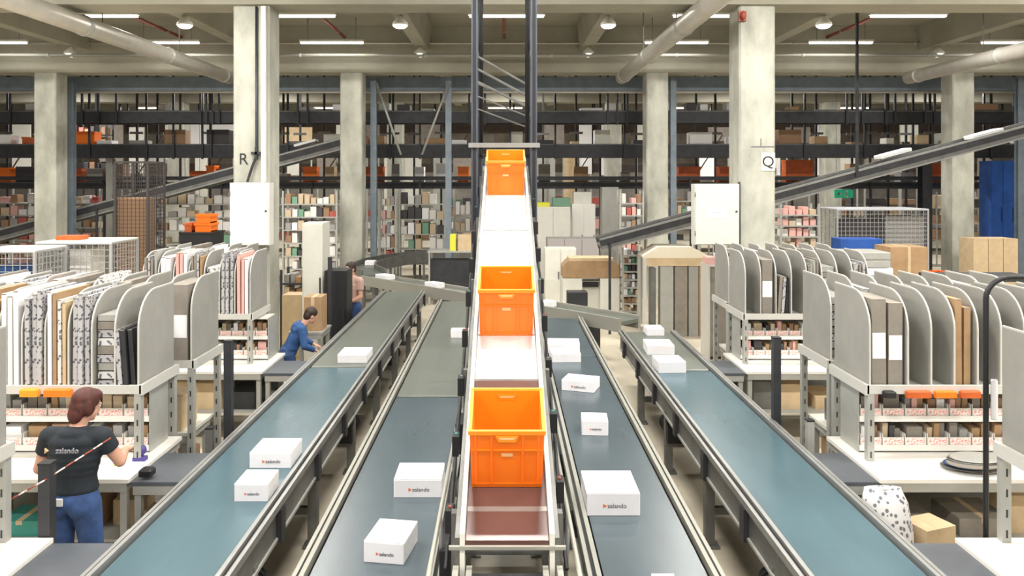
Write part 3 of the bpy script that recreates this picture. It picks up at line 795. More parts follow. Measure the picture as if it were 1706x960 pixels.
# patterned sack
t = thing('speckled_sack', 'white sack with dark speckles slumped under the dark side table', 'sack', (2.83,5.66,0)); t.scale = (1.12,1,1.32)
b = MB(); b.loft([(0,0,0.0,0.13,0.11),(0,0,0.05,0.165,0.14),(0.0,0,0.25,0.17,0.14),(-0.01,0.01,0.45,0.165,0.13),(-0.02,0.02,0.60,0.15,0.10),(-0.03,0.03,0.68,0.12,0.035)], 24); b.build('sack_body', M_patt, t)
b = MB(); b.tube([(-0.15,0.03,0.675),(-0.03,-0.01,0.68),(0.09,0.03,0.675)], 0.007, 8); b.build('folded_edge', M_white, t)
# grey plastic bags pile at the end of the white table
t = thing('polybag_pile', 'pile of grey plastic mailing bags on the white table', 'bags', (3.72,6.0,BZ+0.001))
for i in range(7):
    b = MB(); rr = random.Random(i); b.ell((rr.uniform(-0.05,0.05), rr.uniform(-0.0,0.08)+0.05, 0.012+i*0.013), (0.21,0.13,0.014), 20, 8)
    b.build('mailing_bag', [M_gcard, M_mid, M_frame, M_shirtb][i % 4], t)
# caster under table
t = thing('parcel_scale', 'small black round tyred wheel trolley under the white table', 'trolley', (3.72,6.12,0))
b = MB(); b.box(-0.3,0.3,-0.05,0.3,0.16,0.19); b.build('platform', M_mid, t)
t.name = 'wheeled_trolley'
for x in (-0.24,0.24):
    for y in (0,0.25):
        b = MB(); b.tube([(x-0.02,y,0.07),(x+0.02,y,0.07)],0.07,16); b.build('wheel', M_black, t)
        b = MB(); b.box(x-0.03,x+0.03,y-0.02,y+0.02,0.13,0.16); b.build('fork', M_mid, t)
# orange and dark packets on top of shelf tiers
def packet_on(label, x, y, z, w, l, h, m, rz=0, cat='packet', name='flat_packet'):
    b = MB(); b.cbox(-w/2, w/2, -l/2, l/2, 0, h, min(h*0.4,0.008)); o = b.build(name, m, None, loc=(x,y,z)); o.rotation_euler = (0,0,R(rz)); return tag(o, label, cat)
ZT = BZ+0.001+0.561
packet_on('bright orange packet on top of the bin shelf nearest on the column Q side', 3.62, 6.62, ZT-0.125, 0.001, 0.001, 0.001, M_orange) if False else None
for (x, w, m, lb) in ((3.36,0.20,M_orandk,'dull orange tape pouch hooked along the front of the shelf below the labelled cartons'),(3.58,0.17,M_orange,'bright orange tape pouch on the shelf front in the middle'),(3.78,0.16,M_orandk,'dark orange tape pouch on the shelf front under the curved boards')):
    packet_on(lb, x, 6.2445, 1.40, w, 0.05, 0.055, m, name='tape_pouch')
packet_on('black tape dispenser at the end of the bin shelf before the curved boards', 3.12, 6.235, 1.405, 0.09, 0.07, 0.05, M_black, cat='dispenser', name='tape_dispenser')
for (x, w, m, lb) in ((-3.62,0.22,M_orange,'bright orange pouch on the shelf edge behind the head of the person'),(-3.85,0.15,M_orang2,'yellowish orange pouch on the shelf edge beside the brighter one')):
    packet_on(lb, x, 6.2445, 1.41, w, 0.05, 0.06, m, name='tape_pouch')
t = thing('tape_dispenser', 'violet tape dispenser on the packing table near the bin shelf end', 'dispenser', (-2.98,6.30,BZ+0.001))
b = MB(); b.box(-0.05,0.05,-0.03,0.03,0,0.03); b.prism([(-0.05,0.03),(0.03,0.03),(-0.05,0.12)],'y',-0.012,0.012); b.build('body', M_purple, t)
b = MB(); b.tube([(0,-0.02,0.08),(0,0.02,0.08)],0.045,18); b.build('tape_roll', M_purple, t)
t = thing('glue_bottle', 'small yellow green bottle beside the violet tape dispenser', 'bottle', (-3.12+0.06-0.04,6.38-0.18,BZ+0.001)); t.location.x = -3.12
b = MB(); b.loft([(0,0,0,0.025,0.025),(0,0,0.09,0.025,0.025),(0,0,0.11,0.01,0.01)],14); b.build('body', M_yellow, t)
b = MB(); b.loft([(0,0,0.11,0.011,0.011),(0,0,0.14,0.006,0.006)],12); b.build('cap', M_white, t)

# posts beside the aisles
def square_post(label, x, y, h, w, m):
    t = thing('steel_post', label, 'post', (x,y,0))
    b = MB(); b.box(-w/2,w/2,-w/2,w/2,0.012,h); b.build('shaft', m, t)
    b = MB(); b.box(-w,w,-w,w,0,0.012); b.build('foot_plate', m, t)
    b = MB(); b.box(-w/2-0.003,w/2+0.003,-w/2-0.003,w/2+0.003,h,h+0.012); b.build('cap', M_black, t)
square_post('thick dark grey post standing in front of the legs of the person in dark T-shirt', -2.97, 5.0, 1.33, 0.075, M_dark)
square_post('dark post between teal belt and packing area behind the dark side table', -2.56, 7.15, 1.66, 0.07, M_dark)
square_post('dark post beside the wide teal belt before the second packing row', 2.58, 7.3, 1.66, 0.07, M_dark)
square_post('short grey post near the floor beside the teal belt and brown box', -2.62, 6.85, 0.95, 0.06, M_mid)
square_post('short light post beside the wide teal belt', 2.68, 6.75, 1.05, 0.06, M_frame)
# black hoop stand
t = thing('hoop_stand', 'tall thin black hoop of bent tube beside the nearest rack', 'stand', (3.13,4.86+0.14,0))
pts = [(0,0,0.0),(0,0,2.40)]+[(0.16-0.16*math.cos(a*math.pi/16),0,2.40+0.14*math.sin(a*math.pi/16)) for a in range(1,9)]+[(0.9,0,2.54),(0.98,0,2.52),(1.02,0,2.44),(1.02,0,0.0)]
b = MB(); b.tube(pts, 0.017, 10); b.build('hoop', M_black, t)
b = MB(); b.box(0.03,1.0,-0.01,0.01,0.4,0.42); b.build('cross_bar', M_black, t)
packet_on('white plastic label holder clipped to the black hoop stand', 3.175, 4.985, 1.62, 0.04, 0.004, 0.26, M_paper, cat='holder', name='label_holder')
# barrier cord
t = thing('barrier_cord', 'thin red and white cord stretched past the dark post to the arm of the person', 'cord', (-2.957,4.95,0))
A_, B_, C_ = Vector((-0.55,-0.0,0.93)), Vector((0.0,0.0,1.24)), Vector((0.17,0.50,1.342))
pl = [A_.lerp(B_, k/10) for k in range(10)]+[B_.lerp(C_, k/7) for k in range(8)]
for k in range(len(pl)-1):
    b = MB(); b.tube([pl[k],pl[k+1]], 0.005, 8, cap=True); b.build('cord_segment', M_red if k % 2 == 0 else M_pink, t)

# electrical cabinets and marks on the two near columns
def elec(label, x0, x1, y, z0, z1, m, side):
    t = thing('switch_cabinet', label, 'cabinet', ((x0+x1)/2, y, z0)); hw = (x1-x0)/2; h = z1-z0
    b = MB(); b.box(-hw,hw,0,0.22,0,h); b.build('body', m, t)
    b = MB(); b.cbox(-hw+0.012,hw-0.012,-0.018,-0.001,0.012,h-0.012,0.004)
    d = b.build('door', m, t)
    b = MB(); b.tube([(side*(hw-0.05),-0.035,h*0.55),(side*(hw-0.05),-0.018,h*0.55)],0.015,12); b.build('lock', M_dark, d)
    b = MB()
    for zz in (0.15,h-0.2): b.tube([(-side*(hw-0.006),-0.02,zz),(-side*(hw-0.006),-0.02,zz+0.07)],0.008,8)
    b.build('hinge', M_mid, d)
    return t
e1 = elec('plain white electrical cabinet mounted on column R', -4.30, -3.68, D1-0.21, 2.11, 3.09, M_white, 1)
e2 = elec('greenish white electrical cabinet beside column Q with a paper notice', 3.03, 3.74, D1-0.02, 2.10, 3.07, M_offw, 1)
b = MB(); b.box(-0.14,0.14,-0.022,-0.0185,0.42,0.62); b.build('paper_notice', M_paper, e2)
text_mesh('NOTICE' if False else '— —', 0.07, M_text, 'print', e2, (0,-0.0235,0.52), (R(90),0,0), depth=0.0005)
b = MB(); b.tube([(0.36,0.02,0.0),(0.36,0.02,1.0)],0.02,8); b.build('cable_duct', M_dark, e2)
t = thing('column_letter', 'black painted letter R high on the near concrete column', 'letter', (-4.17,D1+0.035,3.46))
text_mesh('R', 0.26, M_black2, 'glyph', t, (0,0,0), (R(90),0,0))
t = thing('column_letter', 'black letter Q on a pale square of the near concrete column', 'letter', (4.22,D1+0.035,3.42))
text_mesh('Q', 0.24, M_black2, 'glyph', t, (0,-0.004,0), (R(90),0,0))
b = MB(); b.box(-0.11,0.11,-0.002,0.003,-0.14,0.15); b.build('paper_square', M_offw, t)
t = thing('survey_mark', 'thin painted black cross mark above letter Q on the column', 'mark', (4.12,D1+0.036,3.7))
b = MB(); b.box(-0.17,0.22,-0.002,0.002,-0.04,-0.028); b.box(-0.02,-0.008,-0.002,0.002,-0.028,0.10); b.build('line', M_text, t)
t = thing('conduit_cable', 'dark vertical cable conduit running down column R to a clamp and cabinet', 'cable', (-3.95,D1-0.0,0))
b = MB(); b.tube([(0,0,5.9),(0,0,3.6),(0.0,0.0,3.52),(-0.06,-0.02,3.35),(-0.13,-0.05,3.1)], 0.022, 8); b.build('cable', M_dark, t)
b = MB(); b.box(-0.08,0.08,-0.03,0.02,3.54,3.58); b.box(-0.02,0.02,-0.03,0.02,3.46,3.66); b.build('clamp', M_dark, t)
t = thing('white_downpipe', 'white square duct running down the side of column R', 'pipe', (-3.83,D1-0.02,0)); 
b = MB(); b.box(-0.03,0.04,-0.03,0.05,3.1,5.9); b.build('duct', M_offw, t)
t = thing('smoke_alarm', 'small red alarm device at the top corner of column Q', 'alarm', (3.80,D1-0.04,5.75))
b = MB(); b.ell((0,0,0),(0.045,0.05,0.07)); b.build('dome', M_red, t); b = MB(); b.box(-0.06,0.06,0.03,0.075,-0.08,0.08); b.build('base', M_red, t)
# ------------------------------------------------------------------ steel mezzanine and far hall
def track(label, d, z0, z1, m, pxs, name='overhead_conveyor', xh=19.5, rail=True, dep=0.6, top_z=6.5, panels=None):
    t = thing(name, label, 'conveyor', (0,d,0), 0)
    b = MB(); b.use(m).box(-xh, xh, 0, 0.05, z0, z1); b.build('side_beam', None, t)
    b = MB(); b.box(-xh, xh, dep, dep+0.05, z0, z1); b.build('side_beam', m, t)
    b = MB(); b.box(-xh, xh, 0.05, dep, z0+0.08, z0+0.12); b.build('deck', M_dark, t)
    if rail:
        b = MB(); b.box(-xh, xh, -0.012, 0.0, z1-0.03, z1-0.01); b.build('edge_strip', M_mid, t)
    for px in pxs:
        x = (px-VX)/F*d
        b = MB(); b.box(x-0.03, x+0.03, -0.06, -0.013, z0-0.05 if top_z else 0.0, top_z or z1); b.build('hanger' if top_z else 'leg', M_dark, t)
    return t
b = MB(); b.box(-19.5,19.5,21.95,22.2,5.62,6.02); o = b.build('steel_beam', M_blue); tag(o, 'long blue grey steel beam right under the third concrete beam', 'beam')
b = MB(); b.tube([(-19,21.6,5.55),(19,21.6,5.55)], 0.035, 8); tag(b.build('conduit_pipe', M_duct), 'thin white pipe running below the blue grey steel beam', 'pipe')
track('uppermost dark steel conveyor track hung across the far hall', 22.6, 4.75, 5.12, M_dark, (18,138,165,195,335,345,355,366,430,440,455,497,513,782,808,1012,1028,1045,1410,1428,1436,1475,1490,1540,1556,1600), top_z=7.14)
track('middle dark steel conveyor track hung across the far hall', 23.6, 3.76, 4.18, M_dark, (150,245,290,338,352,430,480,650,700,850,925,1040,1230,1340,1440,1520,1650), top_z=7.14)
track('thin dark rail just above the lowest overhead track', 24.4, 3.06, 3.15, M_dark, (100,700,1150,1600), name='overhead_rail', rail=False, dep=0.3, top_z=None)
track('lowest dark steel conveyor track hung across the far hall', 24.9, 2.78, 3.00, M_dark, (60,175,262,370,520,690,830,975,1080,1250,1450,1540), top_z=None)
# second layer further back
track('upper brownish track deep in the hall before the back wall', 33.0, 5.05, 5.55, mat('brown_steel',(0.12,0.09,0.08),0.6,noise=0.3), tuple(range(20,1700,97)), top_z=7.14, xh=26)
track('lower brownish track deep in the hall before the back wall', 34.0, 3.35, 3.75, mat('brown_steel',(0.12,0.09,0.08),0.6), tuple(range(70,1700,131)), top_z=7.14, xh=26)
def blue_post(px, d, label, w=0.16, y0=0, top=5.9, m=M_blue):
    x = (px-VX)/F*d; t = thing('steel_post', label, 'post', (x,d,0))
    b = MB(); b.box(-w/2,w/2,-0.01,0.0,0.015,top); b.box(-w/2,w/2,w-0.01,w,0.015,top); b.box(-0.01,0.01,0,w-0.01,0.015,top); b.build('shaft', m, t)
    b = MB(); b.box(-w,w,-w*0.5,w*1.5,0,0.015); b.build('foot_plate', m, t); return t
for px, d, lb in ((117,21.2,'blue grey steel post beside the outermost concrete column past the mesh cages'),(622,21.2,'blue grey steel post next to the slim column by the curved conveyor'),(747,21.2,'blue grey steel post carrying the V of pale rods, near the mast'),(1122,21.2,'blue grey steel post beside the slim column left of column Q'),(1701,21.2,'blue grey steel post beside the tall blue cupboard')):
    blue_post(px, d, lb)
blue_post(182, 24.05, 'pale grey steel post below the middle track, between mesh tower and column', 0.2, top=3.74, m=M_frame)
(lambda *a, **k: None)(715, 24.2, 'pale grey steel post below the middle track near the brown bench', 0.16, top=3.74, m=M_mid)
blue_post(1545, 24.0, 'dark post beside the outer column below the sloping conveyor', 0.3, top=3.74, m=M_dark)
t = thing('wind_brace', 'pale rods forming a V between two blue grey posts', 'brace', (-3.6,21.14,0))
b = MB(); b.tube([at(627,138,21.1)-Vector((-3.6,21.14,0)), at(668,258,21.1)-Vector((-3.6,21.14,0))], 0.03, 8); b.build('rod', M_frame, t)
b = MB(); b.tube([at(748,138,21.1)-Vector((-3.6,21.14,0)), at(703,258,21.1)-Vector((-3.6,21.14,0))], 0.03, 8); b.build('rod', M_frame, t)
for k, px in enumerate((12,88,160,228,262,300,350,472,500,540,655,690,735,800,905,960,1000,1060,1160,1192,1240,1320,1360,1420,1450,1480,1510,1550,1640,1690)):
    d = 26.2+(k % 3)*0.35; x = (px-VX)/F*d
    t = thing('lattice_post', 'thin dark lattice post far behind the overhead tracks', 'post', (x,d,0), 0, 'dark lattice posts far behind the tracks')
    b = MB(); b.box(-0.035,0.035,0,0.05,0,7.14); b.build('shaft', M_dark, t)
    if k % 3 == 0:
        b = MB(); b.bar((0,0.02,3.2),(0.9,0.02,4.6),0.035); b.build('brace', mat('brown_steel',(0.12,0.09,0.08),0.6,noise=0.3), t)
    b = MB(); b.box(-0.22,0.22,-0.05,0.0,4.62,4.70); b.build('bracket', M_mid, t)
# sloping overhead conveyors
def slope_conv(label, p, q, w=0.6, h=0.22, sup=()):
    p, q = Vector(p), Vector(q); t = thing('inclined_conveyor', label, 'conveyor', (p.x,p.y,0)); o = Vector((p.x,p.y,0)); a = p-o; c = q-o
    for yy, nm, m in ((0,'side_beam',M_dark),(w,'side_beam',M_dark)):
        b = MB(); s = Vector((0,yy,0)); b.use(M_mid).bar(a+s, c+s, 0.05, h); b.use(M_dark).bar(a+s+Vector((0,-0.03,h*0.1)), c+s+Vector((0,-0.03,h*0.1)), 0.012, h*0.45)
        if yy == 0: b.use(M_alu).bar(a+s+Vector((0,-0.035,h*0.42)), c+s+Vector((0,-0.035,h*0.42)), 0.02, 0.035); b.bar(a+s+Vector((0,-0.035,-h*0.45)), c+s+Vector((0,-0.035,-h*0.45)), 0.02, 0.03)
        b.build(nm, None, t)
    b = MB(); s = Vector((0,w/2,-0.02)); b.bar(a+s, c+s, w-0.06, 0.03); b.build('belt', M_mid, t)
    for f, up in sup:
        pt = a.lerp(c, f)
        b = MB(); b.box(pt.x-0.025, pt.x+0.025, -0.08, -0.035, pt.z if up else 0.0, 7.14 if up else pt.z); b.build('hanger' if up else 'leg', M_dark, t)
    return t
slope_conv('dark conveyor sloping up across the hall behind column Q and the outer column', at(1000,408,15.6), at(1760,205,15.6), h=0.26, sup=((0.02,0),(0.31,0),(0.56,1),(0.95,0)))
slope_conv('dark conveyor sloping up behind column R past the mesh tower', at(-40,402,21.6), at(575,238,21.6), h=0.34, sup=((0.05,0),(0.33,0),(0.75,1)))
for px, py, d, lb in ((540,240,21.3,'white parcel gliding on the sloping conveyor by column R'),(272,318,21.3,'white parcel low on the sloping conveyor beside the mesh tower')):
    pass
slope_light = [(1495,258,15.75,'flat white parcel riding the sloping conveyor between column Q and outer column'),(1648,225,15.75,'flat white parcel riding the sloping conveyor beyond the outer column'),(255,320,21.8,'flat white parcel riding the sloping conveyor near the mesh tower'),(508,240,21.8,'flat white parcel riding the sloping conveyor behind column R')]
for px, py, d, lb in slope_light:
    p = at(px, py, d); sl = 0.267
    b = MB(); b.cbox(-0.32,0.32,0,0.35,0,0.07,0.01); o = b.build('flat_parcel', M_paper, None, loc=(p.x,p.y,p.z+0.0)); o.rotation_euler = (0,-math.atan(sl),0); tag(o, lb, 'parcel')

# dark totes and cartons travelling on the tracks
def simple_tote(label, x, y, z, w, h, m, group):
    t = thing('plastic_tote', label, 'tote', (x,y,z), 0, group); l = 0.4
    b = MB(); b.box(-w/2+0.02,w/2-0.02,0,0.02,0,h); b.box(-w/2+0.02,w/2-0.02,l-0.02,l,0,h); b.box(-w/2+0.02,-w/2+0.04,0.02,l-0.02,0,h); b.box(w/2-0.04,w/2-0.02,0.02,l-0.02,0,h); b.box(-w/2+0.02,w/2-0.02,0.02,l-0.02,0,0.02); b.build('body', m, t)
    b = MB(); b.box(-w/2,w/2,-0.02,0.0,h-0.05,h); b.box(-w/2,-w/2+0.02,0,l,h-0.05,h); b.box(w/2-0.02,w/2,0,l,h-0.05,h); b.build('rim', m, t)
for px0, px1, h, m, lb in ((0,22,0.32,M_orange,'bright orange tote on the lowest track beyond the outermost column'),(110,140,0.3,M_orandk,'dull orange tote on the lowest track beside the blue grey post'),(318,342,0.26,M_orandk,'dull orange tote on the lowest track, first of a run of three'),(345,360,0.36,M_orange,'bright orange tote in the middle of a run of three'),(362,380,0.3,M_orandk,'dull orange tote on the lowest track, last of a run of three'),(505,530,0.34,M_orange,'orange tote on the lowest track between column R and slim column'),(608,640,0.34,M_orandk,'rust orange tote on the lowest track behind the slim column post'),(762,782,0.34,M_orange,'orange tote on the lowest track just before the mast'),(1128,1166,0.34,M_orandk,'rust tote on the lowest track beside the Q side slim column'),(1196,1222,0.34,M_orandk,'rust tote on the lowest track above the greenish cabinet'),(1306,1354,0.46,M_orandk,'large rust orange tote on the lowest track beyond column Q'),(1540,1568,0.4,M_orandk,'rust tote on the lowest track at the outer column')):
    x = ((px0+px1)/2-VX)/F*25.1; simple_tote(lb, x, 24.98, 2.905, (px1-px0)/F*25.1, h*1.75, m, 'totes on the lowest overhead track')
for px0, px1, h, m, lb in ((128,162,0.40,M_orange,'orange tote on the middle track beside the outermost column'),(40,52,0.3,M_orandk,'rust tote on the middle track near the outermost column')):
    x = ((px0+px1)/2-VX)/F*23.8; simple_tote(lb, x, 23.68, 3.885, (px1-px0)/F*23.8, h*1.7, m, 'totes on the middle overhead track')
rnd = random.Random(5)
def plain(name, label, cat, x0, x1, y0, y1, z0, z1, m, group=None, ch=0.01):
    b = MB(); cx, cy = (x0+x1)/2, (y0+y1)/2; b.cbox(x0-cx, x1-cx, y0-cy, y1-cy, 0, z1-z0, ch)
    return tag(b.build(name, m, None, loc=(cx,cy,z0)), label, cat, group)
def px_plain(name, label, cat, px0, px1, py0, py1, d, dep, m, group=None, floor=False, ch=0.01):
    a = at(px0, py0, d); c = at(px1, py1, d)
    return plain(name, label, cat, a.x, c.x, d, d+dep, 0.0 if floor else c.z, a.z, m, group, ch)
# parcels of many sizes on the three tracks
for lvl, d, z, hmax, lb in ((0,22.66,4.872,0.5,'uppermost'),(1,23.66,3.882,0.75,'middle'),(2,24.98,2.905,0.75,'lowest')):
    px = -10
    while px < 1715:
        wpx = rnd.uniform(12, 38); gap = rnd.uniform(4, 40)
        if lvl == 2 and any(a-4 < px+wpx and px < c+4 for a, c in ((0,22),(110,140),(318,380),(505,530),(608,640),(762,782),(1128,1166),(1196,1222),(1306,1354),(1540,1568))): px += 14; continue
        if lvl == 1 and any(a-4 < px+wpx and px < c+4 for a, c in ((128,162),(40,52))): px += 14; continue
        x0 = (px-VX)/F*(d+0.2); x1 = (px+wpx-VX)/F*(d+0.2)
        m = rnd.choice([M_frame, M_tan, M_brown, M_gcard, M_offw, M_paper, GOODS[3], GOODS[2], GOODS[4]])
        plain('carried_carton', 'carton or case riding the %s overhead track' % lb, 'carton', x0, x1, d, d+0.42, z, z+rnd.uniform(0.3,1.0)*hmax, m, 'mixed cartons riding the %s overhead track' % lb)
        px += wpx+gap

# white screens and cabinets deep in the hall, on steel platforms
def far_panel(px0, px1, py0, py1, d, m, i):
    a = at(px0,py0,d); c = at(px1,py1,d); t = thing('tall_screen', 'tall pale screen deep in the hall behind the overhead tracks', 'screen', ((a.x+c.x)/2,d,0), 0, 'pale screens deep in the hall')
    hw = (c.x-a.x)/2; b = MB(); b.box(-hw,hw,0,0.08,max(c.z,0.05),a.z); b.build('sheet', m, t)
    b = MB(); b.box(-hw,-hw+0.06,0.01,0.07,0,max(c.z,0.05)); b.build('leg', M_frame, t); b = MB(); b.box(hw-0.06,hw,0.01,0.07,0,max(c.z,0.05)); b.build('leg', M_frame, t)
for i, (a0, a1, b0, b1, m) in enumerate(((20,50,205,292,M_offw),(165,205,208,292,M_gcard),(215,240,212,290,M_offw),(245,272,262,420,M_frame),(275,308,208,400,M_offw),(312,390,205,240,M_paper),(325,345,262,380,M_offw),(470,520,212,238,M_tan),(528,560,262,300,M_gcard),(640,665,262,360,M_offw),(668,702,262,330,M_offw),(690,735,205,240,M_gcard),(722,742,262,400,M_frame),(755,790,262,300,M_gcard),(895,925,262,340,M_frame),(940,962,262,340,M_tan),(965,986,208,290,M_paper),(1000,1034,208,292,M_paper),(1165,1190,262,300,M_paper),(1240-12,1262,300,300.1,M_paper),(1180,1215,212,235,M_gcard),(1310,1350,212,238,M_gcard),(1440,1500,262,292,M_gcard),(1500,1530,208,236,M_offw),(1630,1652,262,400,M_gcard),(60,95,262,292,M_paper),(395,460,262,292,M_paper),(478,500,262,292,M_offw),(560,600,208,240,M_offw),(610,632,208,238,M_gcard),(905,940,208,240,M_gcard),(1060,1100,208,240,M_offw),(1075,1110,262,292,M_offw),(1265,1300,262,292,M_paper),(1360,1384,208,292,M_paper),(1400,1430,262,290,M_offw),(1570,1612,208,240,M_gcard),(1580,1620,262,292,M_offw),(850,880,262,300,M_gcard))):
    if b1-b0 < 1: continue
    far_panel(a0, a1, b0, b1, 30.0+0.2*(i % 6), m, i)

# low storage racks with many goods
def goods_rack(label, what, px0, px1, py0, py1, d, lev, ncol, pal, seed, dep=0.5, fill=0.9, frame=M_frame, item='stored_box'):
    rnd = random.Random(seed); a = at(px0,py0,d); c = at(px1,py1,d); ztop = a.z; zb = max(0.1, c.z)
    hw = (c.x-a.x)/2; cx = (c.x+a.x)/2; t = thing('storage_rack', label, 'rack', (cx,d,0))
    for x in (-hw+0.02, hw-0.02):
        for y in (0.02, dep-0.02):
            b = MB(); b.box(x-0.02,x+0.02,y-0.02,y+0.02,0,ztop); b.build('upright', frame, t)
    step = (ztop-zb)/lev
    for i in range(lev):
        z = zb+i*step; b = MB(); b.box(-hw+0.041,hw-0.041,0,dep,z-0.03,z); b.build('shelf', frame, t)
        for k in range(ncol):
            if rnd.random() > fill: continue
            w = (2*hw-0.12)/ncol; x = cx-hw+0.06+w*(k+0.5)
            h = step*rnd.uniform(0.4,0.8); ww = w*rnd.uniform(0.7,0.95)
            plain(item, 'small %s on %s' % (item.replace('_',' '), what), 'box', x-ww/2, x+ww/2, d+0.03+rnd.random()*0.05, d+dep-0.08, z+0.001, z+h, rnd.choice(pal), 'goods on %s' % what, 0.004)
    return t
P0 = [GOODS[1],M_paper,M_offw,GOODS[5]]
P1 = [GOODS[0],GOODS[1],GOODS[1],GOODS[2],GOODS[5],GOODS[3],GOODS[6]]
P2 = [GOODS[1],GOODS[1],GOODS[3],GOODS[4],GOODS[5],M_paper,GOODS[7]]
P3 = [GOODS[2],GOODS[3],GOODS[4],M_brown,GOODS[5]]
goods_rack('wide rack of pinkish and white goods beyond the outermost column', 'the wide rack beyond the outermost column', -20, 168, 318, 440, 25.8, 6, 12, P1, 1, item='soft_bundle')
goods_rack('rack of dark goods behind the blue grey outer post', 'the dark rack behind the blue grey post', 126, 178, 205, 300, 27.5, 5, 5, [GOODS[4],GOODS[6],GOODS[2]], 2, frame=M_dark)
goods_rack('rack of mixed pale goods between column R and the slim column', 'the rack between column R and slim column', 470, 562, 318, 470, 19.5, 7, 8, P1+P2+P0, 3)
goods_rack('rack of white and grey goods behind the black orange bin', 'the rack behind the black bin', 245, 388, 318, 450, 22.8, 6, 9, P2+P3+P0, 4)
goods_rack('rack of boxes behind the slim column and its blue post', 'the rack behind the slim column', 632, 660, 318, 460, 22.5, 6, 3, P1, 5, item='soft_bundle')
goods_rack('rack of cream boxes and tins under the V shaped rods', 'the rack under the V rods', 663, 742, 315, 440, 23.4, 5, 6, P2, 6)
goods_rack('rack of pale boxes immediately beside the mast foot', 'the rack beside the mast foot', 755, 795, 330, 440, 25.0, 4, 4, P2+P3, 7)
goods_rack('rack of red topped and brown boxes before the Q side slim column', 'the rack before the Q side slim column', 1032, 1073, 318, 420, 20.0, 5, 4, P1, 8, item='soft_bundle')
goods_rack('speckled narrow rack of small dark and pale items behind the diagonal conveyor', 'the narrow rack behind the diagonal conveyor', 1036, 1070, 412, 540, 16.6, 9, 4, P3+P2, 9)
goods_rack('rack with pink and peach bundles just beyond column Q', 'the rack just beyond column Q', 1300, 1366, 340, 430, 18.0, 5, 5, [GOODS[0],GOODS[1],GOODS[5],GOODS[0]], 10, item='soft_bundle')
goods_rack('rack of assorted goods between cabinet and Q side slim column', 'the rack left of the greenish cabinet', 1125, 1165, 312, 380, 22.0, 3, 4, P2, 11)
goods_rack('low rack of mixed cartons far behind the outer column', 'the low rack behind the outer column', 1560, 1640, 320, 400, 27.0, 3, 5, P3, 12)
goods_rack('long pale rack deep in the hall before the back wall', 'the long pale rack deep in the hall', 380, 800, 322, 400, 31.5, 4, 15, P2+P1, 13, fill=0.8)
goods_rack('long rack deep in the hall on the column Q side', 'the long rack deep on the column Q side', 890, 1310, 322, 400, 31.5, 4, 15, P3+P1, 14, fill=0.8)
goods_rack('long dark rack deep in the hall past column Q', 'the long dark rack past column Q', 1380, 1700, 322, 400, 32.5, 4, 10, P3, 15, fill=0.85, frame=M_dark)

# wire mesh cages
def cage(label, px0, px1, py0, py1, d, dep, m=M_mesh, step=0.10, lid=None, z0=None):
    a = at(px0,py0,d); c = at(px1,py1,d); cx = (a.x+c.x)/2; hw = (c.x-a.x)/2; z1 = a.z; z0 = 0.15 if z0 is None else z0
    t = thing('mesh_cage', label, 'cage', (cx,d,0))
    for x in (-hw,hw):
        for y in (0,dep):
            b = MB(); b.box(x-0.02,x+0.02,y-0.02,y+0.02,0.0,z1); b.build('corner_post', m, t)
    def panel(p, u, L):
        b = MB(); n = max(2,int(L/step))
        for i in range(n+1):
            q = p+u*(L*i/n); b.bar((q.x,q.y,z0),(q.x,q.y,z1),0.009)
        k = max(2,int((z1-z0)/step))
        for i in range(k+1):
            z = z0+(z1-z0)*i/k; b.bar((p.x,p.y,z),(p.x+u.x*L,p.y+u.y*L,z),0.009 if i not in (0,k) else 0.03)
        b.build('mesh_panel', m, t)
    panel(Vector((-hw,-0.0,0)),Vector((1,0,0)),2*hw); panel(Vector((-hw,dep,0)),Vector((1,0,0)),2*hw)
    panel(Vector((-hw,0,0)),Vector((0,1,0)),dep); panel(Vector((hw,0,0)),Vector((0,1,0)),dep)
    b = MB(); b.box(-hw+0.02,hw-0.02,0.02,dep-0.02,0.12,0.15); b.build('base_tray', m, t)
    if lid: b = MB(); b.box(-hw-0.01,hw+0.01,-0.02,dep+0.02,z1,z1+0.03); b.build('lid', lid, t)
    return t
cage('wire mesh cage trolley with white lid, closest to the outermost column', 62, 185, 406, 470, 12.6, 0.9, lid=M_white)
cage('wire mesh cage trolley at the hall side behind the packing racks', -40, 58, 420, 500, 11.6, 0.8, lid=M_white)
cage('tall dark mesh tower below the sloping conveyor', 192, 246, 270, 455, 16.2, 0.8, m=M_meshd, step=0.08)
cage('wide wire cage with pale top edge beyond column Q', 1395, 1546, 350, 400, 19.2, 1.2, lid=mat('lid_grey',(0.6,0.62,0.66),0.5))
for px0, px1, py0, py1, d, m, lb in ((70,110,420,452,12.8,GOODS[3],'grey bundle inside the lidded mesh cage near the column'),(115,150,415,452,12.8,GOODS[1],'white bundle inside the lidded mesh cage near the column'),(196,242,330,452,16.35,GOODS[2],'tall brown load inside the dark mesh tower'),(1405,1470,365,398,19.4,GOODS[4],'dark bundle inside the wide wire cage'),(1475,1540,360,398,19.4,GOODS[3],'grey bundle inside the wide wire cage'),(-20,30,445,480,11.8,M_shirtb,'grey blue bundle inside the mesh cage at the hall side')):
    a = at(px0,py0,d); plain('cage_load', lb, 'bundle', a.x, at(px1,py1,d).x, d, d+0.5, 0.151, a.z, m)
plain('folded_cloth', 'orange red cloth lying on the lid of the mesh cage', 'cloth', *(lambda p,q:(p.x,q.x))(at(92,400,12.9),at(132,400,12.9)), 12.9, 13.2, at(0,406,12.6).z+0.031, at(0,406,12.6).z+0.10, M_orandk)

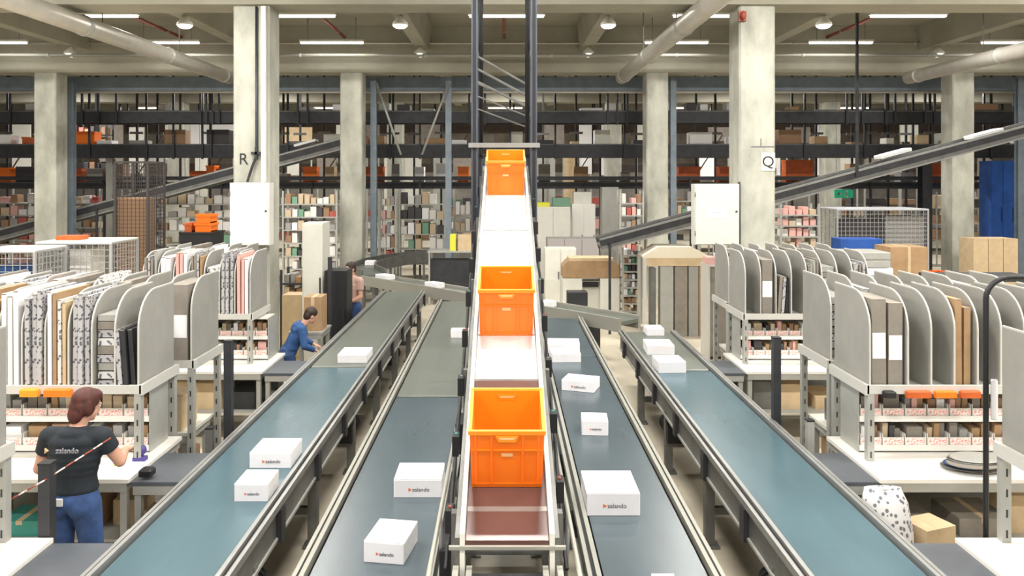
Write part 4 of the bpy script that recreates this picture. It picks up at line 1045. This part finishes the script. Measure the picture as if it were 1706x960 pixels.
# black bin of orange totes, sign, bench, machines between belts and hall
def px_box(label, name, cat, px0, px1, py0, py1, d, dep, m, floor=True, extra=None):
    a = at(px0,py0,d); c = at(px1,py1,d); cx = (a.x+c.x)/2; hw = (c.x-a.x)/2; z0 = 0.0 if floor else c.z
    t = thing(name, label, cat, (cx,d,z0)); return t, hw, a.z-z0
t, hw, h = px_box('black collapsible bin heaped with orange totes below the sloping conveyor', 'container_bin', 'bin', 300, 352, 390, 425, 15.4, 0.7, M_black)
b = MB(); b.prism([(-hw+0.05,0.1),(hw-0.05,0.1),(hw,h),(-hw,h)],'y',0,0.7); b.build('body', M_black, t)
b = MB(); b.box(-hw-0.02,hw+0.02,-0.02,0.72,h,h+0.03); b.build('rim', M_black, t)
for x in (-hw+0.1,hw-0.1):
    for y in (0.08,0.62):
        b = MB(); b.tube([(x-0.02,y,0.05),(x+0.02,y,0.05)],0.05,12); b.build('wheel', M_mid, t)
zb = h+0.031
for i, (px0, px1, zz, m, lb) in enumerate(((322,351,0.0,M_orange,'bright orange tote standing in the black bin'),(324,350,0.18,M_orange,'bright orange tote stacked on top in the black bin'),(304,319,0.0,M_orandk,'rust coloured tote standing beside the bright ones in the black bin'))):
    x0 = at(px0,0,15.5).x; x1 = at(px1,0,15.5).x; simple_tote(lb, (x0+x1)/2, 15.55, zb+zz, x1-x0, 0.175, m, 'totes in the black bin')
def exit_sign(px, py, d, label, s=0.32):
    p = at(px,py,d); t = thing('exit_sign', label, 'sign', p)
    b = MB(); b.box(-s,s,0,0.05,-s*0.45,s*0.45); b.build('panel', M_green, t)
    b = MB(); b.box(-s*0.7,-s*0.15,-0.005,-0.001,-0.02,0.02); b.prism([(-s*0.75,0),(-s*0.45,s*0.22),(-s*0.45,-s*0.22)],'y',-0.005,-0.001); b.build('arrow', M_white, t)
    b = MB(); b.ell((s*0.35,-0.003,s*0.25),(0.03,0.003,0.03),8,6); b.bar((s*0.35,-0.003,s*0.18),(s*0.25,-0.003,-0.03),0.05,0.004,up=(0,1,0)); b.bar((s*0.25,-0.003,-0.03),(s*0.45,-0.003,-0.13),0.03,0.004,up=(0,1,0)); b.bar((s*0.25,-0.003,-0.03),(s*0.08,-0.003,-0.11),0.03,0.004,up=(0,1,0)); b.build('running_figure', M_white, t)
    for x in (-s*0.8,s*0.8):
        b = MB(); b.tube([(x,0.025,s*0.45),(x,0.025,7.14-p.z)],0.008,6); b.build('hanger', M_mid, t)
exit_sign(320, 334, 26.6, 'green escape sign hanging beyond the black bin of totes')
exit_sign(1406, 323, 26.6, 'green escape sign hanging beyond column Q over the wire cage')
t = thing('work_bench', 'grey work bench with brown box beside the mast foot', 'bench', (-1.35,19.0,0))
b = MB(); b.box(-0.55,0.8,0,0.7,1.30,1.34); b.build('bench_top', M_frame, t); b = MB(); b.box(-0.5,0.75,0.05,0.65,0.2,1.1); b.build('cabinet_body', M_dark, t)
for x in (-0.5,0.75):
    for y in (0.02,0.68):
        b = MB(); b.box(x-0.02,x+0.02,y-0.02,y+0.02,0,1.3); b.build('leg', M_frame, t)
carton('brown open box on the grey bench beside the mast foot', -1.15, -0.62, 19.1, 19.5, 1.341, 0.38, M_tan)
plain('yellow_crate', 'narrow yellow crate standing beside the brown box on the bench', 'crate', -1.35, -1.2, 19.1, 19.4, 1.341, 1.74, M_yellow)
plain('monitor_case', 'small blue grey case on the floor before the bench', 'case', -0.75, -0.45, 18.55, 18.9, 0.0, 0.9, GOODS[3])

def cabinet(label, px0, px1, py0, d, dep, m, doors=2, name='metal_cabinet', zt=None):
    a = at(px0,py0,d); c = at(px1,py0,d); hw = (c.x-a.x)/2; t = thing(name, label, 'cabinet', ((a.x+c.x)/2,d,0)); h = zt or a.z
    b = MB(); b.box(-hw,hw,0.02,dep,0.06,h); b.box(-hw+0.03,hw-0.03,0.05,dep-0.03,0,0.06); b.build('body', m, t)
    for i in range(doors):
        x0 = -hw+2*hw*i/doors+0.008; x1 = -hw+2*hw*(i+1)/doors-0.008
        b = MB(); b.box(x0,x1,0.0,0.019,0.08,h-0.02); dd = b.build('door', m, t)
        b = MB(); b.box(x1-0.05,x1-0.03,-0.02,-0.001,h*0.5,h*0.62); b.build('handle', M_dark, dd)
    return t
cabinet('row of white cabinets with dark windows behind the incline trough', 893, 950, 345, 22.2, 0.6, M_offw, 2)
cabinet('white cabinet with narrow slot behind the incline, next to the row', 953, 992, 340, 22.6, 0.6, M_white, 2)
cabinet('tall pale panel cabinet before the Q side slim column', 1003, 1031, 312, 22.2, 0.5, M_frame, 1)
plain('yellow_tray', 'yellow tray lying on top of the white cabinets', 'tray', at(886,0,22.3).x, at(916,0,22.3).x, 22.25, 22.7, at(0,345,22.2).z+0.001, at(0,345,22.2).z+0.13, M_yellow)
for i, (p0, p1, h) in enumerate(((920,950,0.25),(955,985,0.35))):
    plain('storage_case', ['grey green case on top of the white cabinet row','white case on top of the slotted white cabinet'][i], 'case', at(p0,0,22.8).x, at(p1,0,22.8).x, 22.72, 23.1, at(0,345 if i == 0 else 340,22.2+0.4*i).z+0.001, at(0,345 if i == 0 else 340,22.2+0.4*i).z+h, [GOODS[7],M_offw][i])
cabinet('wide low grey cabinet under the start of the sloping conveyor', 912, 998, 398, 19.8, 0.7, mat('warm_grey',(0.38,0.35,0.34),0.6), 3)
cabinet('white cabinet behind the brown topped wrapping machine', 908, 960, 414, 18.4, 0.5, M_offw, 2)
# machine with brown top
t = thing('wrapping_machine', 'pale machine with a rounded brown cardboard top beyond the diagonal conveyor', 'machine', (at(985,0,16.8).x,16.8,0))
hw = 0.62; ht = at(0,432,16.8).z
b = MB(); b.use(M_offw).box(-hw,-hw+0.42,0,0.6,0.05,ht-0.42); b.box(hw-0.42,hw,0,0.6,0.05,ht-0.42); b.box(-hw+0.42,hw-0.42,0.2,0.6,0.05,ht-0.5); b.build('body', None, t)
b = MB(); b.prism([(-hw,ht-0.41),(hw,ht-0.41),(hw,ht-0.16),(hw-0.12,ht-0.04),(-hw+0.12,ht-0.04),(-hw,ht-0.16)],'y',0.0,0.6); b.build('hood', M_brown, t)
b = MB(); b.box(-hw+0.14,hw-0.14,0.02,0.58,ht-0.039,ht+0.02); b.build('top_sheet', M_tan, t)
b = MB(); b.box(-0.17,0.17,0.1,0.19,ht-0.62,ht-0.52); b.build('slot', M_black, t)
for x in (-0.5,0.5):
    b = MB(); b.box(x-0.05,x+0.05,0.2,0.4,0,0.05); b.build('foot', M_dark, t)
# booth with brown load
t = thing('roll_booth', 'booth frame with pale arched top holding brown boards beside the belts', 'booth', (at(1125,0,15.3).x,15.3,0))
a = at(1072,0,15.3).x-t.location.x; c = at(1182,0,15.3).x-t.location.x; zt = at(0,430,15.3).z
for x in (a+0.03, c-0.03):
    b = MB(); b.box(x-0.03,x+0.03,0,0.06,0,zt); b.build('post', M_board2, t)
    b = MB(); b.box(x-0.03,x+0.03,0.64,0.70,0,zt); b.build('post', M_board2, t)
b = MB(); b.box(a,c,0,0.7,zt,zt+0.04); b.prism([(a,zt+0.04),(c,zt+0.04),(c-0.35,zt+0.22),(a+0.3,zt+0.22)],'y',0,0.7); b.build('roof', mat('cream_panel',(0.80,0.72,0.58),0.6), t)
b = MB(); b.box(a+0.06,c-0.06,0.0,0.03,zt-0.16,zt-0.001); b.build('valance', M_tan, t)
for i, (p0, p1, py, m, lb) in enumerate(((1081,1090,445,M_mid,'grey board standing at the booth post near the narrow rack'),(1097,1119,440,M_frame,'pale grey board leaning inside the booth'),(1121,1142,442,M_gcard,'brown grey board in the middle of the booth'),(1144,1160,442,M_board,'light board beside the brown ones in the booth'),(1161,1170,442,M_brown,'brown board at the far side of the booth'))):
    plain('standing_board', lb, 'board', at(p0,0,15.5).x, at(p1,0,15.5).x, 15.32, 15.55, 0.0, at(0,py,15.5).z, m)
t = thing('board_stack', 'tall brown board stack edged in white beside column Q', 'stack', (at(1203,0,13.4).x,13.4,0)); hw = at(1226,0,13.4).x-t.location.x; zt = at(0,445,13.4).z
b = MB(); b.box(-hw+0.03,hw-0.03,0,0.5,0.05,zt); b.build('board_load', M_gcard, t)
for x in (-hw,hw-0.028):
    b = MB(); b.box(x,x+0.028,-0.02,0.52,0,zt+0.03); b.build('side_frame', M_board2, t)
b = MB(); b.box(-hw+0.029,hw-0.029,-0.02,0.52,zt+0.001,zt+0.03); b.build('top_frame', M_board2, t)
for i, px in enumerate((1178,1196,1212)):
    plain('loose_carton', ['pink and white bundle lying on the tall board stack','small white bundle lying on the tall board stack','dark bundle lying on the tall board stack'][i], 'bundle', at(px,0,13.5).x, at(px+14,0,13.5).x, 13.5, 13.8, zt+0.031, zt+0.16+0.05*i, [GOODS[0],GOODS[1],GOODS[4]][i])
# column Q side, behind the racks
t = thing('pallet', 'flat wooden pallet under the white carton stack beyond the racks', 'pallet', (at(1455,0,12.6).x,12.6,0))
b = MB()
for x in (-0.38,0,0.30): b.box(x,x+0.09,0,0.8,0,0.1)
b.build('skid', M_tan, t); b = MB(); b.box(-0.4,0.4,0,0.8,0.1,0.13); b.build('deck', M_tan, t)
z = 0.131
for i in range(14):
    hh = 0.13
    plain('white_carton', 'flat whitish carton in the stack beyond the divider racks', 'carton', at(1455,0,12.6).x-0.34+rnd.uniform(-0.03,0.03), at(1455,0,12.6).x+0.34+rnd.uniform(-0.03,0.03), 12.65, 13.3, z, z+hh-0.012, rnd.choice([M_offw,M_paper,M_frame]), 'white cartons stacked beyond the racks'); z += hh
carton('large brown box standing beyond the white carton stack', at(1484,0,13.7).x, at(1546,0,13.7).x, 13.7, 14.3, 0.0, at(0,412,13.7).z, M_brown)
plain('blue_bundle', 'dark blue bundle lying before the wide wire cage', 'bundle', at(1400,0,17.5).x, at(1470,0,17.5).x, 17.5, 18.0, 0.0, at(0,398,17.5).z, M_bluep)
cabinet('tall blue cupboard beyond the outer column', 1652, 1690, 268, 22.95, 0.6, M_bluep, 2, name='blue_cupboard')
for i in range(3):
    carton(['brown box beyond the outer column, next to the column','brown box beyond the outer column, in the middle','brown box beyond the outer column, under the steel post'][i], at(1622+25*i,0,18.6).x, at(1646+25*i,0,18.6).x, 18.6, 19.2, 0.0, at(0,398,18.6).z, M_tan)
t = thing('grey_trolley', 'long low dark trolley with grey rails behind the nearest Q side racks', 'trolley', (at(1660,0,10.9).x,11.15,0)); hw = 0.7
b = MB(); b.box(-hw,hw,0,0.5,1.66,1.74); b.build('top_rail', M_dark, t); b = MB(); b.box(-hw+0.05,hw-0.05,0.03,0.47,0.2,1.2); b.build('body', M_mid, t)
for x in (-hw+0.04,hw-0.04):
    b = MB(); b.box(x-0.03,x+0.03,0.2,0.28,0,1.66); b.build('post', M_dark, t)
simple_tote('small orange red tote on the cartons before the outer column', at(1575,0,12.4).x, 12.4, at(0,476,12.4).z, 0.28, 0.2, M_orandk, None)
plain('carton_pile', 'pale carton pile under the small orange red tote', 'carton', at(1555,0,12.4).x, at(1600,0,12.4).x, 12.35, 12.9, 0.0, at(0,476,12.4).z-0.001, M_offw)
# left middle
cabinet('tall white grey locker beside column R and the black cabinet', 503, 538, 372, 12.9, 0.5, M_offw, 1, name='locker')
cabinet('black cabinet beside the far end of the teal belt', 540, 577, 452, 12.6, 0.5, M_black, 1, name='black_cabinet')
carton('brown box hanging tray between locker and blue shirted person', at(503,0,11.3).x, at(533,0,11.3).x, 11.4, 11.75, 0.9, 0.50, M_brown)
table('grey table carrying the brown box behind the blue shirted person', at(480,0,11.3).x, at(537,0,11.3).x, 11.3, 11.9, z=0.898, top=M_frame, shelf=False)
carton('brown carton behind column R next to dark shelves', at(470,0,13.4).x, at(506,0,13.4).x, 13.4, 13.8, 0.0, at(0,492,13.4).z, M_tan)
goods_rack('dark shelf unit below the white panels beside column R', 'the dark shelf beside column R', 466, 506, 450, 495, 13.9, 2, 3, P3, 17, frame=M_dark)
plain('white_board', 'white board standing between column R and the locker', 'board', at(478,0,13.2).x, at(506,0,13.2).x, 14.45, 14.5, 0.0, at(0,372,14.4).z, M_paper)
t = thing('screen_post', 'slim dark post with small camera box beside the locker', 'post', (at(540,0,11.9).x,12.3,0)); b = MB(); b.box(-0.03,0.03,-0.03,0.03,0,1.9); b.build('shaft', M_dark, t)
# dark industrial bits below the far end of the belts
for i, (x, y, h) in enumerate(((-3.7,16.2,1.15),(-3.3,15.5,0.9),(1.5,13.6,0.75),(1.45,15.2,0.9))):
    plain('control_box', ['grey control box on the floor beyond the black cabinet','small grey control box beside the far end of the teal belt','dark control box under the diagonal conveyor','dark control box behind the diagonal conveyor'][i], 'box', x-0.2, x+0.2, y, y+0.3, 0.0, h, [M_mid,M_mid,M_dark,M_dark][i])
# ------------------------------------------------------------------ people
def bake(mb, name, m, parent, voxel=0.008, smooth=3, fac=0.5, extra_mats=None):
    o = mb.build('tmp', m, None, fix=True)
    r = o.modifiers.new('r', 'REMESH'); r.mode = 'VOXEL'; r.voxel_size = voxel; r.use_smooth_shade = True
    s = o.modifiers.new('s', 'SMOOTH'); s.iterations = smooth; s.factor = fac
    dg = bpy.context.evaluated_depsgraph_get(); me = bpy.data.meshes.new_from_object(o.evaluated_get(dg))
    bpy.data.objects.remove(o)
    me.materials.clear(); me.materials.append(m)
    o = bpy.data.objects.new(name, me); COL.objects.link(o); o.parent = parent
    return o
def cap(b, p, q, r0, r1):                          # tapered limb with round ends
    p, q = Vector(p), Vector(q); b.tube([p.lerp(q, k/6) for k in range(7)], r0, 16, r2=r1)
    b.ell(p, (r0,r0,r0), 16, 10); b.ell(q, (r1,r1,r1), 16, 10)
def hand(b, wrist, d, up, side, curl=0.6):
    """palm, four fingers and a thumb; d = pointing direction, up = back of the hand, side = +1 thumb towards d x up"""
    d = Vector(d).normalized(); up = Vector(up); up = (up-d*up.dot(d)).normalized(); x = d.cross(up)*side; wrist = Vector(wrist)
    M = Matrix((x, d, up)).transposed()
    T = Matrix.Translation(wrist) @ M.to_4x4()
    b.ell((0,0.045,0), (0.040,0.052,0.015), 14, 10, T)
    for i, (fx, L) in enumerate(((0.029,0.070),(0.010,0.078),(-0.010,0.072),(-0.028,0.056))):
        p = Vector((fx,0.082,0)); a = 0
        for k, f in enumerate((0.45,0.32,0.23)):
            a -= curl*(0.5+0.35*k); q = p+Vector((0, math.cos(a), math.sin(a)))*L*f
            P, Q = T @ p, T @ q; r = 0.0095-0.0008*k; cap(b, P, Q, r, r-0.0006); p = q
    p = Vector((0.030,0.025,-0.004)); q = Vector((0.058,0.055,-0.016)); r_ = Vector((0.062,0.085,-0.028))
    cap(b, T @ p, T @ q, 0.012, 0.0105); cap(b, T @ q, T @ r_, 0.0105, 0.009)
def person(label, loc, rz, shirt, hair, pants, P, mark=False):
    t = thing('person', label, 'person', loc, rz)
    hd = Vector(P['head']); nk = Vector(P['neck']); yaw = R(P.get('yaw',0)); pitch = R(P.get('pitch',0))
    HT = Matrix.Translation(hd) @ Matrix.Rotation(yaw, 4, 'Z') @ Matrix.Rotation(pitch, 4, 'X')
    ch = Vector(P['chest']); wa = Vector(P['waist']); pe = Vector(P['pelvis'])
    b = MB()
    # head: skull, jaw, nose, brow, ears, lips (facing +Y)
    b.ell((0,-0.008,0.03),(0.074,0.094,0.092),20,14,HT); b.ell((0,0.022,-0.035),(0.056,0.066,0.072),18,12,HT)
    b.ell((0,0.060,-0.085),(0.024,0.022,0.018),12,8,HT); b.ell((0,0.092,-0.008),(0.011,0.014,0.026),10,8,HT); b.ell((0,0.100,-0.026),(0.015,0.013,0.011),10,8,HT)
    b.ell((-0.030,0.078,0.024),(0.022,0.012,0.008),10,6,HT); b.ell((0.030,0.078,0.024),(0.022,0.012,0.008),10,6,HT)
    b.ell((0,0.083,-0.055),(0.022,0.010,0.008),10,6,HT)
    for s in (-1,1): b.ell((s*0.074,-0.004,-0.004),(0.010,0.020,0.031),10,8,HT)
    cap(b, nk, HT @ Vector((0,-0.018,-0.03)), 0.056, 0.052)
    # torso
    def torso(bb, k=0.0, lo=None):
        top = ch+Vector((0,0,0.13))
        for i in range(9):
            f = i/8; c = pe.lerp(wa, min(1,f*2)) if f < 0.5 else wa.lerp(ch, (f-0.5)*2)
            rx = [0.162,0.160,0.150,0.140,0.134,0.142,0.155,0.165,0.170][i]; ry = [0.115,0.112,0.105,0.100,0.098,0.102,0.108,0.112,0.112][i]
            if lo is not None and f < lo: continue
            bb.ell(c, (rx+k, ry+k, 0.085), 22, 10)
        bb.ell(ch+Vector((0,-0.005,0.06)), (0.165+k,0.100+k,0.085), 22, 10); bb.ell(ch+Vector((0,-0.01,0.12)), (0.10+k,0.075+k,0.055), 18, 10)
    torso(b)
    arms = {}
    for s, key in ((-1,'L'),(1,'R')):
        sh = Vector(P['sh'+key]); el = Vector(P['el'+key]); wr = Vector(P['wr'+key])
        cap(b, ch+Vector((s*0.06,0,0.09)), sh, 0.055, 0.058); cap(b, sh, el, 0.052, 0.040); cap(b, el, wr, 0.041, 0.026)
        hand(b, wr, (wr-el).normalized()+Vector((0,0.4,-0.15)), (0,0,1), -s, P.get('curl',0.55))
        hp = Vector(P['hip'+key]); kn = Vector(P['kn'+key]); an = Vector(P['an'+key])
        cap(b, hp, kn, 0.082, 0.056); cap(b, kn, kn.lerp(an,0.35), 0.054, 0.056); cap(b, kn.lerp(an,0.35), an, 0.056, 0.036)
        cap(b, an+Vector((0,-0.02,-0.035)), an+Vector((0,0.13,-0.05)), 0.032, 0.026)
    body = bake(b, 'body', M_skin, t, 0.0075, 2, 0.4)
    # eyes
    for s in (-1,1):
        b = MB(); b.use(M_eye).ell((s*0.029,0.076,0.008),(0.013,0.010,0.008),12,8,HT); b.use(M_black).ell((s*0.029,0.0845,0.008),(0.005,0.003,0.005),10,6,HT); b.build('eye', None, t)
    b = MB(); b.ell((0,0.092,-0.055),(0.019,0.005,0.005),12,6,HT); b.build('lips', M_lip, t)
    # hair
    b = MB(); b.ell((0,-0.022,0.048),(0.088,0.100,0.088),22,14,HT); b.ell((0,-0.058,-0.005),(0.080,0.062,0.085),20,12,HT)
    if P.get('long'):
        b.ell((0,-0.075,-0.05),(0.066,0.045,0.075),18,12,HT); b.ell((0.0,0.03,0.085),(0.075,0.058,0.042),16,10,HT)
        for s in (-1,1): b.ell((s*0.076,-0.03,0.0),(0.020,0.045,0.065),14,10,HT)
    hr = bake(b, 'hair', hair, t, 0.009, 2, 0.4)
    # shirt
    b = MB(); torso(b, 0.021, 0.2)
    for s, key in ((-1,'L'),(1,'R')):
        sh = Vector(P['sh'+key]); el = Vector(P['el'+key]); wr = Vector(P['wr'+key]); f = P.get('sleeve',0.62)
        cap(b, ch+Vector((s*0.06,0,0.09)), sh, 0.070, 0.074)
        if f <= 1: e = sh.lerp(el, f); b.tube([sh, sh.lerp(e,0.5), e], 0.074, 18, r2=0.064)
        else: cap(b, sh, el, 0.068, 0.056); b.tube([el, el.lerp(wr,0.5), el.lerp(wr,0.9)], 0.056, 16, r2=0.040)
    b.ell(ch+Vector((0,-0.008,0.145)), (0.075,0.068,0.03), 16, 8)
    sh_o = bake(b, 'shirt', shirt, t, 0.010, 3, 0.5)
    # trousers
    b = MB(); b.ell(pe+Vector((0,0,0.045)), (0.166,0.120,0.07), 22, 10); b.ell(pe, (0.178,0.135,0.10), 22, 10)
    b.ell(pe+Vector((-0.07,-0.045,-0.04)), (0.085,0.088,0.09), 16, 10); b.ell(pe+Vector((0.07,-0.045,-0.04)), (0.085,0.088,0.09), 16, 10)
    for key in 'LR':
        hp = Vector(P['hip'+key]); kn = Vector(P['kn'+key]); an = Vector(P['an'+key])
        cap(b, hp, kn, 0.100, 0.074); cap(b, kn, kn.lerp(an,0.4), 0.073, 0.066); b.tube([kn.lerp(an,0.4), kn.lerp(an,0.7), an+Vector((0,0,-0.015))], 0.067, 16, r2=0.058)
    bake(b, 'jeans', pants, t, 0.010, 3, 0.5)
    for key in 'LR':
        an = Vector(P['an'+key]); b = MB()
        b.ell((an.x, an.y+0.055, 0.036), (0.048,0.135,0.034), 18, 10); b.ell((an.x, an.y-0.01, 0.055), (0.044,0.055,0.045), 16, 10)
        b.box(an.x-0.042,an.x+0.042,an.y-0.06,an.y+0.165,0.002,0.02); bake(b, 'shoe', M_shoe, t, 0.008, 2)
    if mark:
        q = Vector((ch.x, ch.y-0.135, ch.z+0.035))
        text_mesh(WORD, 0.052, mat('shirt_print',(0.32,0.32,0.35),0.7), 'shirt_lettering', t, q+Vector((0.02,-0.004,0)), (R(90+3),0,0), depth=0.004, bold=0.0006)
        b = MB(); b.prism([(q.x-0.135,q.z-0.018),(q.x-0.112,q.z),(q.x-0.135,q.z+0.018)],'y',q.y-0.008,q.y+0.006); b.build('shirt_logo', mat('shirt_print_sand',(0.7,0.45,0.25),0.7), t)
        b = MB(); b.box(pe.x-0.05-0.05,pe.x-0.0,pe.y-0.147,pe.y-0.135,pe.z-0.0,pe.z+0.05); b.build('belt_patch', M_paper, t)
    return t
# standing at the packing table, back to the camera
person('auburn haired person in dark T-shirt and blue jeans working at the white table', (-3.06,5.50,0), 0, M_shirt, M_hairr, M_jeans, dict(
    head=(0.045,0.06,1.535), neck=(0.01,0.0,1.39), chest=(0,-0.01,1.25), waist=(0,-0.02,1.06), pelvis=(0,-0.03,0.91), yaw=-28, pitch=-14, long=True,
    shL=(-0.185,0.0,1.335), elL=(-0.275,0.02,1.10), wrL=(-0.235,0.27,1.06), shR=(0.185,0.0,1.335), elR=(0.275,0.08,1.13), wrR=(0.20,0.31,1.13),
    sleeve=0.5, hipL=(-0.09,-0.03,0.87), knL=(-0.10,0.0,0.49), anL=(-0.11,-0.04,0.09), hipR=(0.09,-0.03,0.87), knR=(0.11,0.02,0.49), anR=(0.12,-0.01,0.09)), mark=True)
b = MB(); b.cbox(-0.05,0.05,-0.05,0.05,0,0.05,0.01); tag(b.build('dark_packet', M_black, None, loc=(-2.78,5.99,BZ+0.002)), 'small dark packet on the table before the hands of the auburn haired person', 'packet')
# further down the aisle, stooping towards the belt
person('dark haired person in a blue top stooping beside the teal belt', (-2.90,10.46,0), R(-70), M_shirtb, M_haird, M_jeans, dict(
    head=(0.0,0.30,1.42), neck=(0,0.20,1.31), chest=(0,0.12,1.17), waist=(0,0.03,1.02), pelvis=(0,-0.04,0.90), yaw=10, pitch=-25,
    shL=(-0.18,0.14,1.26), elL=(-0.24,0.20,1.02), wrL=(-0.17,0.36,0.95), shR=(0.18,0.14,1.26), elR=(0.25,0.18,1.02), wrR=(0.18,0.34,0.93), sleeve=1.5,
    hipL=(-0.09,-0.04,0.86), knL=(-0.10,0.02,0.48), anL=(-0.11,-0.04,0.09), hipR=(0.09,-0.04,0.86), knR=(0.10,0.03,0.48), anR=(0.11,-0.02,0.09)))
bpy.data.objects['person.001'].scale = (0.9,0.9,0.9)
# behind the black cabinet
person('person in a rose top standing behind the black cabinet by the belt', (-2.70,13.62,0), R(150), M_shirtp, M_haird, M_jeans, dict(
    head=(0,0.04,1.55), neck=(0,0.0,1.41), chest=(0,0,1.27), waist=(0,0,1.08), pelvis=(0,-0.01,0.92), yaw=0, pitch=-10,
    shL=(-0.18,0.0,1.35), elL=(-0.22,0.02,1.08), wrL=(-0.18,0.22,1.02), shR=(0.18,0.0,1.35), elR=(0.22,0.02,1.08), wrR=(0.18,0.22,1.02), sleeve=0.6,
    hipL=(-0.09,-0.01,0.88), knL=(-0.10,0.02,0.49), anL=(-0.10,-0.02,0.09), hipR=(0.09,-0.01,0.88), knR=(0.10,0.02,0.49), anR=(0.10,-0.02,0.09)))
